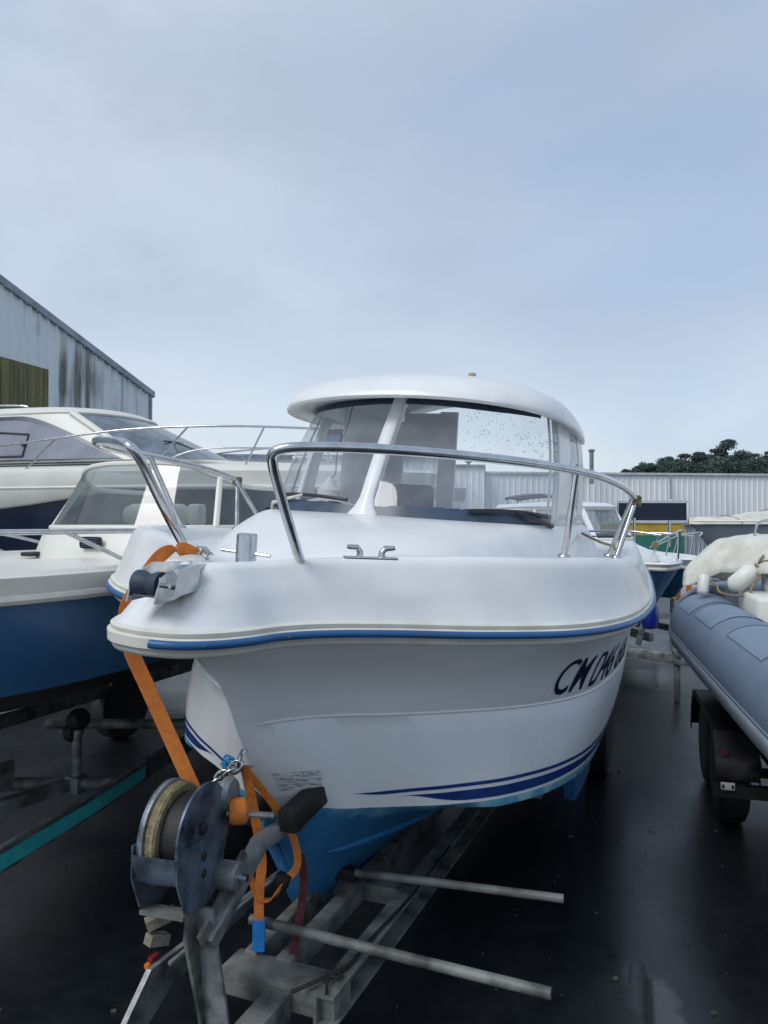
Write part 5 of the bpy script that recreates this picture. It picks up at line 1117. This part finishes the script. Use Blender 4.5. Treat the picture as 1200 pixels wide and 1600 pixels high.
def panel(name, p0, p1, y0, y1, mat, off=.10, Y=36.2):
    a, b = ww(p0, Y), ww(p1, Y + .35); z0, z1 = CAM_H + (815 - y1) / 1186 * Y, CAM_H + (815 - y0) / 1186 * Y
    m = MB(); m.box(((a[0] + b[0]) / 2, (a[1] + b[1]) / 2 - off, (z0 + z1) / 2), (b[0] - a[0], .06, z1 - z0)); return m.build(name, mat, wh)
panel('shutter', 967, 1068, 786, 813, NAVYSH, .16)
panel('shutter_header', 965, 1070, 782.5, 786, TRIMW, .20)
panel('shutter_sill', 965, 1070, 813, 817.5, TRIMW, .20)
panel('yellow_panel', 940, 1078, 818, 836, YELL, .14)
panel('green_panel', 940, 1092, 836, 872, GREEN, .16)
m = MB(); a = ww(1046, 36.6); m.bar((a[0], a[1] - .2, zR - 1.2), (a[0], a[1] - .2, zR - .05), .06, .06, up=(0, 1, 0)); m.build('downpipe', TRIM, wh)
m = MB(); a = ww(1000, 36.2)
m = MB(); a = ww(921, 35.9); m.lathe((a[0], a[1] - .4, zR - .5), (a[0], a[1] - .4, zR + 1.12), [(0, .10), (.93, .10), (.935, .16), (.98, .16), (1, .08)], 16); m.build('flue_pipe', GALV, wh)
m = MB(); a = ww(733, 34.6); m.lathe((a[0], a[1] + .2, zR + .2), (a[0], a[1] + .2, zR + .58), [(0, .07), (.6, .07), (.65, .16), (.85, .16), (1, .05)], 14); m.build('roof_vent', GALV, wh)
m = MB(); a = ww(733, 34.5); m.lathe((a[0], a[1] - .05, zR - .66), (a[0], a[1] - .16, zR - .66), [(0, .09), (1, .09)], 14); m.build('wall_lamp', PLATEW, wh)
# grey corrugated shed behind the covered boat
gs = thing('metal_shed', 'low grey corrugated shed wall behind the cream covered boat', 'building', (9, 24, 0))
clad('cladding', (.5, 0), (6, .6), lambda x: 0, lambda x: 1.75, CLADG, gs, .28, .04)
m = MB(); m.bar((.4, -.05, 1.78), (6, .55, 1.78), .1, .08); m.build('eaves_flashing', TRIM, gs)
# left middle shed behind the cruiser
ls = thing('metal_shed', 'low pale corrugated shed seen over the cruiser foredeck', 'building', (-6, 30, 0))
def lw(px, Y): return ((px - 600) / 1186 * Y + 6, Y - 30)
zL = CAM_H + 2.62
clad('cladding', lw(225, 30), lw(690, 31.0), lambda x: 0, lambda x: zL, CLADR, ls, .28, .045)
m = MB(); a, b = lw(225, 29.9), lw(690, 30.9); m.bar((*a, zL + .02), (*b, zL + .02), .1, .09); m.build('eaves_flashing', TRIM, ls)
m = MB(); m.add([(*lw(225, 30.3), zL - .02), (*lw(690, 31.3), zL - .02), (*lw(690, 50), zL - .02), (*lw(225, 50), zL - .02)], [(0, 1, 2, 3)]); m.build('roof', TRIM, ls)

# ------------------------------------------------------------------ trees beyond the warehouse
hill = MB(); hill.add([(12, 70, -.5), (120, 70, -.5), (120, 130, 6), (12, 130, 4)], [(0, 1, 2, 3)]); struct(hill.build('hill', LEAF2))
def tree(px, ybase, ytop, w, Y, seed, kind, label, group):
    rd = random.Random(seed); x = (px - 600) / 1186 * Y; zt = CAM_H + (815 - ytop) / 1186 * Y; zv = CAM_H + (815 - ybase) / 1186 * Y; W = w / 1186 * Y / 2
    o = thing('pine_tree' if kind else 'broadleaf_tree', label, 'tree', (x, Y, 0), group=group)
    H = zt; m = MB(); m.tube(crs([Vector((0, 0, 0)), Vector((.2, 0, H * .4)), Vector((-.1, .1, H * .75)), Vector((.1, 0, H * .96))], 12), [lerp(.30, .06, k / 12) for k in range(13)], 8)
    cl = []; hv = zt - zv
    nb_ = 14 if kind else 22
    for k in range(nb_):
        f = (k + rd.random()) / nb_; a = rd.uniform(0, 6.28)
        if kind:
            zc = zv + hv * lerp(.0, .93, f); prof = (.9 if f < .55 else lerp(.55, .85, smooth(.6, .85, f)) * (1 - .35 * smooth(.9, 1, f))); r_ = W * prof * rd.uniform(.15, 1.0); sz = W * rd.uniform(.26, .44)
        else:
            zc = zv + hv * lerp(-.25, .86, f); prof = math.sqrt(max(0.05, 1 - max(0, f - .25) ** 2 / .62)); r_ = W * prof * rd.random() ** .5 * .85; sz = W * rd.uniform(.30, .48)
        c = Vector((r_ * math.cos(a), r_ * math.sin(a) * .8, zc)); cl.append((c, sz))
        m.tube([Vector((0, 0, zc - W * rd.uniform(.25, .5))), c * .6 + Vector((0, 0, zc * .4 - .1)), c], [.10, .07, .03], 5)
    m.build('trunk', BARK, o)
    m = MB()
    for c, r_ in cl:
        fz = .36 if kind else .7
        for j in range(560):
            d = Vector((rd.gauss(0, 1), rd.gauss(0, 1), rd.gauss(0, 1))).normalized() * (rd.random() ** .4) * r_ * rd.uniform(.8, 1.2); p = c + Vector((d.x, d.y, d.z * fz))
            s_ = rd.uniform(.05, .12) * (W / 3 + .45); u_ = Vector((rd.gauss(0, 1), rd.gauss(0, 1), rd.gauss(0, .6))).normalized(); v_ = u_.orthogonal().normalized(); v_ = Quaternion(u_, rd.uniform(0, 6.28)) @ v_
            m.v += [tuple(p + u_ * s_), tuple(p + v_ * s_ * .5), tuple(p - u_ * s_), tuple(p - v_ * s_ * .5)]; n_ = len(m.v); m.f.append((n_ - 4, n_ - 3, n_ - 2, n_ - 1))
    me = bpy.data.meshes.new('crown'); me.from_pydata(m.v, [], m.f); me.materials.append(LEAF if kind else LEAF2); c_ = bpy.data.objects.new('crown', me); col.objects.link(c_); c_.parent = o
G = 'trees on the rise behind the warehouse'
tree(1010, 745, 725, 48, 80, 1, 0, 'low rounded tree at the left end of the tree line', G)
tree(1040, 745, 714, 50, 82, 2, 0, 'second tree from the left in the tree line above the warehouse', G)
tree(1072, 745, 705, 62, 80, 3, 1, 'broad flat-topped pine left of the tallest one', G)
tree(1102, 745, 709, 60, 84, 4, 1, 'flat-topped pine just left of the tallest pine', G)
tree(1135, 745, 684, 66, 82, 5, 1, 'tallest umbrella-shaped pine rising above the tree line', G)
tree(1160, 745, 703, 56, 80, 6, 0, 'dark tree just right of the tallest pine', G)
tree(1190, 748, 704, 46, 86, 7, 1, 'thin-topped pine near the right edge', G)
tree(1188, 750, 718, 70, 76, 8, 0, 'lighter green rounded tree at the right edge', G)
tree(1230, 750, 712, 80, 82, 9, 0, 'tree cut by the right edge of the picture', G)
tree(1120, 748, 722, 90, 78, 10, 0, 'wide dark bushy tree below the tallest pine', G)
tree(1060, 748, 724, 80, 78, 11, 0, 'wide dark bushy tree at the foot of the left pines', G)
tree(977, 748, 733, 22, 80, 12, 0, 'tiny spiky tuft of tree over the warehouse roof, apart on the left', G)

# ------------------------------------------------------------------ litter on the asphalt
rd = random.Random(21); m = MB()
for k in range(420):
    x, y = rd.uniform(-3.0, 3.2), rd.uniform(1.6, 9.0); r_ = rd.uniform(.002, .006) if rd.random() < .88 else rd.uniform(.008, .015); a = rd.uniform(0, 6.28); e_ = rd.uniform(.4, .9)
    n_ = 6; z_ = .0065
    top_ = [(x + r_ * math.cos(a + i * 1.047) * rd.uniform(.7, 1.1), y + r_ * e_ * math.sin(a + i * 1.047) * rd.uniform(.7, 1.1), z_ + r_ * .15) for i in range(n_)]
    bot_ = [(p[0], p[1], .001) for p in top_]
    m.add(bot_ + top_, [tuple(range(6, 12))] + [(i, (i + 1) % 6, 6 + (i + 1) % 6, 6 + i) for i in range(6)])
lo = m.build('leaf_litter', pm('litter', (.11, .105, .09), .8, var=.4, scale=3, c2=(.012, .012, .012)), None, 30); lo['kind'] = 'stuff'; lo['label'] = 'small stones and dark leaf bits scattered on the wet asphalt'; lo['category'] = 'litter'
